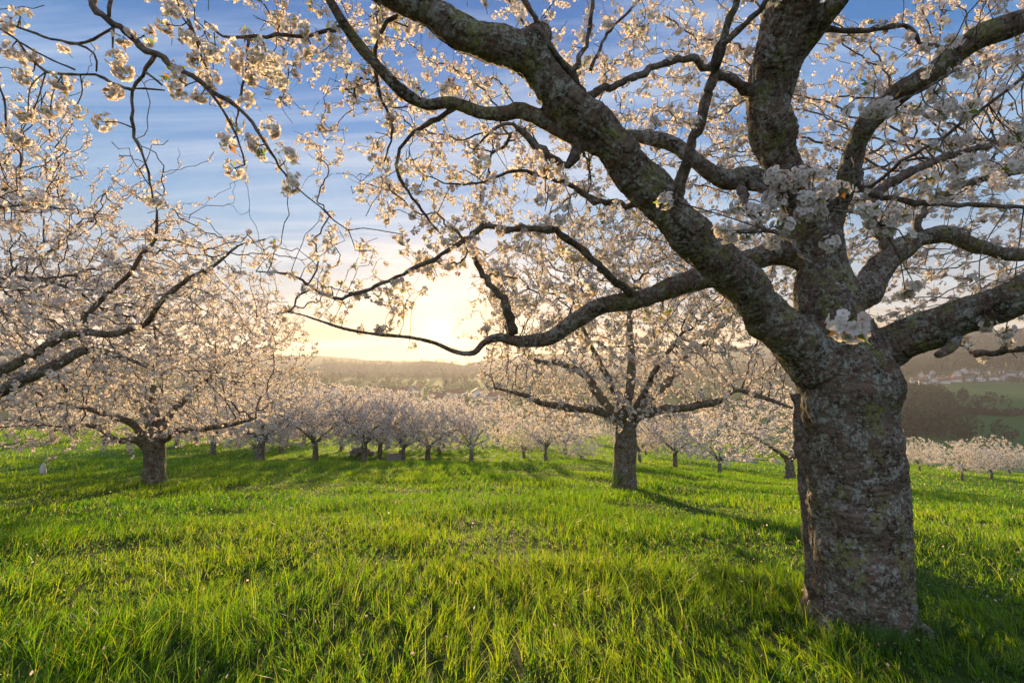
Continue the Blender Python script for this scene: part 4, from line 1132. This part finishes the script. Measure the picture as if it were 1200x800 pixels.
# ------------------------------------------------------------------ houses
def plain(name, col, rough=.8, sc=3.0, var=.15):
    m, n, out = mat(name); o = n.node('ShaderNodeTexCoord').outputs['Object']
    lo = tuple(c * (1 - var) for c in col)
    principled(n, out, n.ramp(n.noise(o, sc, 4), [(.3, lo), (.7, col)]), rough); return m
WALLS = [('white', plain('white_render', (.62, .60, .57))), ('cream', plain('cream_render', (.56, .46, .34))), ('pale grey', plain('grey_render', (.48, .47, .46)))]
ROOFS = [('red brown', plain('red_tile', (.24, .10, .06))), ('dark grey', plain('slate_tile', (.09, .09, .10))), ('brown', plain('brown_tile', (.15, .09, .06)))]
M_GLASS = plain('window_glass', (.05, .06, .08), .15)
def slab(x0, x1, y0, y1, z0, z1):
    V = np.array([(x, y, z) for z in (z0, z1) for x, y in ((x0, y0), (x1, y0), (x1, y1), (x0, y1))], float)
    return V, np.array([(0, 3, 2, 1), (4, 5, 6, 7), (0, 1, 5, 4), (1, 2, 6, 5), (2, 3, 7, 6), (3, 0, 4, 7)])
def house(px, d, w_, l_, h_, rh, rot, wi, ri, label, group, tower=False):
    p = ground(px, d) if not isinstance(px, tuple) else np.array(px)
    o = empty('house', p, label, 'house', group); o.rotation_euler = (0, 0, rot)
    V, F = slab(-w_ / 2, w_ / 2, -l_ / 2, l_ / 2, -3, h_)
    gable = np.array([(-w_ / 2, -l_ / 2, h_), (w_ / 2, -l_ / 2, h_), (0, -l_ / 2, h_ + rh), (-w_ / 2, l_ / 2, h_), (w_ / 2, l_ / 2, h_), (0, l_ / 2, h_ + rh)])
    wall = build_mesh('wall', np.vstack([V, gable]), [F, np.array([(8, 9, 10), (13, 12, 11)])], [WALLS[wi][1]], None, o, False)
    e = .6; t = .25; s = rh / (w_ / 2)
    R = []
    for z in (0, t):
        for yy in (-l_ / 2 - e, l_ / 2 + e):
            R += [(-w_ / 2 - e, yy, h_ - e * s + .02 + z), (0, yy, h_ + rh + .02 + z), (w_ / 2 + e, yy, h_ - e * s + .02 + z)]
    R = np.array(R)
    RF = np.array([(6, 7, 10, 9), (7, 8, 11, 10), (0, 3, 4, 1), (1, 4, 5, 2), (0, 1, 7, 6), (1, 2, 8, 7), (3, 9, 10, 4), (4, 10, 11, 5), (0, 6, 9, 3), (2, 5, 11, 8)])
    roof = build_mesh('roof', R, [RF], [ROOFS[ri][1]], None, o, False)
    V, F = slab(w_ * .15, w_ * .15 + .8, -l_ * .2, -l_ * .2 + .8, h_, h_ + rh + .9)
    build_mesh('chimney', V, [F], [WALLS[2][1]], None, roof, False)
    # windows on the face turned to the camera
    nwin = 3
    for k in range(nwin):
        for fl in range(2 if h_ > 5 else 1):
            cx = -w_ / 2 + w_ * (k + .5) / nwin
            V, F = slab(cx - .55, cx + .55, -l_ / 2 - .06, -l_ / 2 + .05, 1 + fl * 2.7, 2.4 + fl * 2.7)
            build_mesh('window', V, [F], [M_GLASS], None, wall, False)
    return o
hr = np.random.default_rng(5)
VG = 'houses of the village across the valley on the right'
vill = [(1072, 655, 'at the left end of the village beside the huge trunk'), (1079, 690, 'in the back row just left of the bright cluster'), (1083, 640, 'low in the front left of the village'), (1089, 668, 'in the middle of the bright left cluster'),
        (1096, 645, 'in the front of the bright left cluster'), (1092, 700, 'on top of the bright left cluster'), (1103, 660, 'right of the bright left cluster'), (1108, 640, 'alone at the lower edge before the green field'),
        (1114, 652, 'behind the long low roof at the field edge'), (1121, 648, 'left of the tall gabled house at the field edge'), (1130, 690, 'behind the tall gabled house'), (1137, 650, 'at the field edge in the village middle'),
        (1143, 680, 'right of the round bare tree'), (1149, 648, 'at the field edge below the poplars'), (1153, 700, 'high behind and left of the poplars'), (1159, 672, 'directly below the first poplar'),
        (1165, 650, 'in front of the poplars at the field edge'), (1172, 675, 'between the poplars and the big chalet roof'), (1177, 648, 'with wide eaves in front of the last poplar'), (1186, 660, 'right of the wide eaved chalet'),
        (1193, 690, 'at the right edge behind the chalet'), (1197, 655, 'at the right edge of the photo in the front row'), (1185, 720, 'highest at the right behind the poplars')]
for k, (px, d, where) in enumerate(vill):
    d = d + (d - 640) * 1.1
    wi, ri = int(hr.integers(0, 3)), int(hr.integers(0, 3))
    if hr.uniform() < .5: wi = 0
    w_ = hr.uniform(7, 9.5); l_ = hr.uniform(7.5, 11); h_ = hr.uniform(3.4, 5.2)
    sz = 'long low' if h_ < 4.8 else 'two storey'
    house(px, d, w_, l_, h_, hr.uniform(2.5, 4), -.75 + hr.choice([0, 1.57]) + hr.uniform(-.3, .3), wi, ri, ' '.join(f'{WALLS[wi][0]} house {where}'.split()[:16]), VG)
house(1122, 668, 8, 10, 8.5, 5.5, -.6, 0, 2, 'tall white gabled house with steep brown roof in the middle of the right hand village', VG)
CG = 'hazy houses below the sun'
cent = [(394, 520, 'with dark roof above the blossoms far left of the sun', 1), (404, 560, 'just right of the dark roofed one, left of the sun', 0), (436, 560, 'half hidden by blossoms left of the sun', 0), (472, 540, 'in the glow left below the sun', 0), (485, 600, 'behind the blossoms straight below the sun', 2),
        (512, 480, 'largest under the sun with broad brown roof', 0), (500, 440, 'lower front of the broad brown roof', 1), (532, 520, 'right of the broad brown roof under the sun', 0), (560, 560, 'in the glow right below the sun', 2), (580, 500, 'farthest right of the hazy group', 0)]
for k, (px, d, where, ri) in enumerate(cent):
    p = ground(px, d)
    house(px, d, hr.uniform(10, 14) * (1.5 if k == 5 else 1), hr.uniform(12, 17), hr.uniform(5, 7) + (4 if d < 560 else 1), hr.uniform(3.5, 5), hr.uniform(-.5, .5) + (1.57 if k % 2 else 0), k % 2, ri, f'hazy {WALLS[k % 2][0]} house {where}', CG)
# poplars
def poplar(px, d, h, label):
    p = ground(px, d); o = empty('poplar_tree', p, label, 'poplar tree', 'poplars beside the village')
    V, F, T_ = tube_path(np.array([(0, 0, -1), (0, 0, h * .5), (0, 0, h * .95)]), [.45, .3, .05], 8)
    build_mesh('trunk', V, [F, T_], [M_FARBARK], None, o)
    n_ = 420; t = hr.uniform(0.08, 1, n_); a = hr.uniform(0, 6.28, n_); rr = h * .11 * np.sin(np.pi * np.clip(t, 0, 1) ** .7) ** .8 * np.sqrt(hr.uniform(.2, 1, n_))
    c_ = np.stack([np.cos(a) * rr, np.sin(a) * rr, t * h], 1)
    e1 = nrm(hr.normal(size=(n_, 3)) + np.array([0, 0, 2.0])) * .75; e2 = nrm(hr.normal(size=(n_, 3))) * .35
    V = np.stack([c_ - e1, c_ + e2, c_ + e1, c_ - e2], 1).reshape(-1, 3)
    build_mesh('crown', V, [np.arange(len(V)).reshape(-1, 4)], [M_POP], None, o, False, {'rnd': ('FLOAT', np.repeat(hr.uniform(0, 1, n_), 4))})
M_POP = leafy('poplar_leaf', [(.14, .12, .05), (.22, .18, .08)], [(.3, .26, .08), (.4, .33, .12)], .45)
for px, h, lab in ((1163, 17, 'first poplar from the left, tall and slim among the village roofs'), (1169, 12, 'second poplar from the left, shorter'), (1174, 12, 'third poplar from the left, short and thin'), (1180, 20, 'fourth and tallest poplar'), (1188, 18, 'last poplar on the right, broad at the foot')):
    poplar(px, 690, h, lab)

# ------------------------------------------------------------------ stone trough under the rosy tree
m, n, out = mat('weathered_stone'); o_ = n.node('ShaderNodeTexCoord').outputs['Object']
f_ = n.noise(o_, 6, 8, .75)
principled(n, out, n.ramp(f_, [(.3, (.20, .16, .15)), (.7, (.40, .34, .32))]), .9, f_, .8, .03)
p = ground(463, 24.8)
tr = empty('stone_trough', p, 'squat pinkish stone trough on the grass between two cherry trunks', 'trough')
V1, F1 = slab(-.42, .42, -.25, .25, -.3, .42)
bs = build_mesh('basin', V1, [F1], [m], None, tr, False)
bv = bs.modifiers.new('b', 'BEVEL'); bv.width = .04; bv.segments = 2
V1, F1 = slab(.2, .42, -.2, .2, .42, .6)
hb_ = build_mesh('spout_block', V1, [F1], [m], None, tr, False)
bv = hb_.modifiers.new('b', 'BEVEL'); bv.width = .03; bv.segments = 2

# pile of rough stones behind the rosy trunk
pv_ = ground(421, 27)
th_ = np.random.default_rng(3)
pile = empty('stone_heap', pv_, 'low heap of rough pinkish field stones behind the rosy cherry trunk', 'stone heap')
Vs, Fs = [], []; off = 0
for k in range(18):
    q = np.array([th_.normal() * .2, th_.normal() * .15, 0]); q[2] = max(0, .55 - np.hypot(q[0], q[1]) * .5) * th_.uniform(.2, 1)
    g_ = np.array([(x, y, z) for x in (-1, 1) for y in (-1, 1) for z in (-1, 1)], float) * th_.uniform(.08, .16, 3) + th_.normal(size=(8, 3)) * .03 + q
    Vs.append(g_); Fs.append(np.array([(0, 1, 3, 2), (4, 6, 7, 5), (0, 4, 5, 1), (2, 3, 7, 6), (0, 2, 6, 4), (1, 5, 7, 3)]) + off); off += 8
build_mesh('stones', np.vstack(Vs), [np.vstack(Fs)], [m], None, pile, False)

# small white bag hanging at the left
M_BAG = plain('white_cloth', (.72, .71, .64), .7, 20, .25)
bp = P(51, 556, 8.2)
sag = [(0, .0), (.018, .03), (.035, .05), (.05, .10), (.062, .16), (.058, .205), (.03, .225), (0, .228)]
Vs = []
for r, zz in sag:
    for k in range(12):
        a = k * math.pi / 6; rr = r * (1 + .15 * math.sin(3 * a + zz * 30))
        Vs.append((rr * math.cos(a), rr * math.sin(a) * .7, .02 - zz))
Fq = [(i * 12 + k, i * 12 + (k + 1) % 12, (i + 1) * 12 + (k + 1) % 12, (i + 1) * 12 + k) for i in range(len(sag) - 1) for k in range(12)]
topz = P(51, 542, 8.2)
bag = build_mesh('hanging_bag', np.array(Vs), [np.array(Fq)], [M_BAG]); bag.location = topz; bag.scale = (.8, .8, .9)
tag(bag, 'small white bag hanging below the lowest blossoms at the far left', 'bag')
V, F, T_ = tube_path(np.array([(0, 0, 0), (.01, 0, .1), (0.02, .05, .28)]), [.004, .003, .003], 6)
build_mesh('cord', V, [F, T_], [M_TWIG], None, bag)

# ------------------------------------------------------------------ herbs at the foot of the trunks
def herb(name, loc, label, n, hmax, seed):
    r = np.random.default_rng(seed); o = empty(name, loc, label, 'wild plant')
    Vs, Fs, Rn = [], [], []; off = 0
    St = []; 
    for k in range(n):
        a = r.uniform(0, 6.28); h = hmax * r.uniform(.5, 1); out_ = r.uniform(.1, .55) * h
        t = np.linspace(0, 1, 12)[:, None]
        P_ = np.hstack([np.cos(a) * out_ * t ** 1.6, np.sin(a) * out_ * t ** 1.6, h * t * (1 - .22 * t)])
        V, F, T_ = tube_path(P_, np.linspace(.003, .0009, 12), 5, False); St.append((V, F))
        for i_ in range(3, 12):
            for sd in (-1, 1):
                L_ = .085 * (1 - abs(i_ / 12 - .5)) * (h / .4 + .3)
                dr = np.array([math.cos(a + sd * 1.2), math.sin(a + sd * 1.2), .25]); dr /= np.linalg.norm(dr)
                up_ = np.array([math.cos(a), math.sin(a), .5]); up_ /= np.linalg.norm(up_)
                for m_ in range(1, 6):    # leaflets of the feathery leaf
                    c0 = P_[i_] + dr * L_ * m_ / 5
                    for s2 in (-1, 1):
                        e = nrm(dr * .7 + s2 * up_) * L_ * .30 * (1.15 - m_ / 6)
                        wv = nrm(dr) * L_ * .07
                        Vs.append(np.array([c0 - wv, c0 + e * .5 - wv * .8, c0 + e, c0 + e * .5 + wv])); Fs.append(np.arange(4) + off); off += 4; Rn += [r.uniform()] * 4
    build_mesh('leaves', np.vstack(Vs), [np.array(Fs)], [M_HERB], None, o, False, {'rnd': ('FLOAT', Rn)})
    o2 = 0; A_, B_ = [], []
    for V, F in St: A_.append(V); B_.append(F + o2); o2 += len(V)
    build_mesh('stalks', np.vstack(A_), [np.vstack(B_)], [M_HERB], None, o, True, {'rnd': ('FLOAT', np.full(o2, .5))})
    return o
g1_ = ground(1066, 2.72)
herb('wild_chervil', g1_, 'feathery green chervil growing against the right foot of the huge trunk', 7, .42, 1)
herb('wild_chervil', ground(1040, 2.45), 'low feathery chervil before the huge trunk, right of its middle', 6, .2, 2)
herb('wild_chervil', ground(1105, 2.6), 'spreading feathery chervil in the grass right of the huge trunk', 7, .22, 3)
herb('wild_chervil', ground(720, 9.3), 'leafy sprout at the left foot of the lone mid meadow tree', 6, .5, 4)
herb('wild_chervil', ground(1150, 2.5), 'pale feathery chervil low at the right edge', 6, .22, 6)

# tall grass heads and fallen petals: small stuff in the sward
def scatter_small(name, n, r0, r1, size, material, lift, seed, lay=.7):
    r = np.random.default_rng(seed); a = r.uniform(-.82, .82, n); q = np.sqrt(r.uniform(r0 ** 2, r1 ** 2, n))
    x, y = q * np.sin(a), q * np.cos(a); z = H(x, y) + r.uniform(lift[0], lift[1], n)
    c = np.stack([x, y, z], 1); e1 = nrm(r.normal(size=(n, 3))) * size * r.uniform(.5, 1.2, (n, 1)); e2 = nrm(r.normal(size=(n, 3))) * size * .8
    V = np.stack([c - e1, c + e2, c + e1, c - e2], 1).reshape(-1, 3)
    o = build_mesh(name, V, [np.arange(len(V)).reshape(-1, 4)], [material], None, None, False, {'rnd': ('FLOAT', np.repeat(r.uniform(0, 1, n), 4))})
    return tag(o, kind='stuff')
scatter_small('fallen_petals', 2600, 1.9, 12, .009, M_PETALFALL, (.04, .15), 1)


scatter_small('seed_heads', 420, 2.2, 14, .010, M_PETAL, (.10, .17), 2)
scatter_small('low_weeds', 15000, 1.6, 8, .0095, M_HERB, (.01, .075), 3)
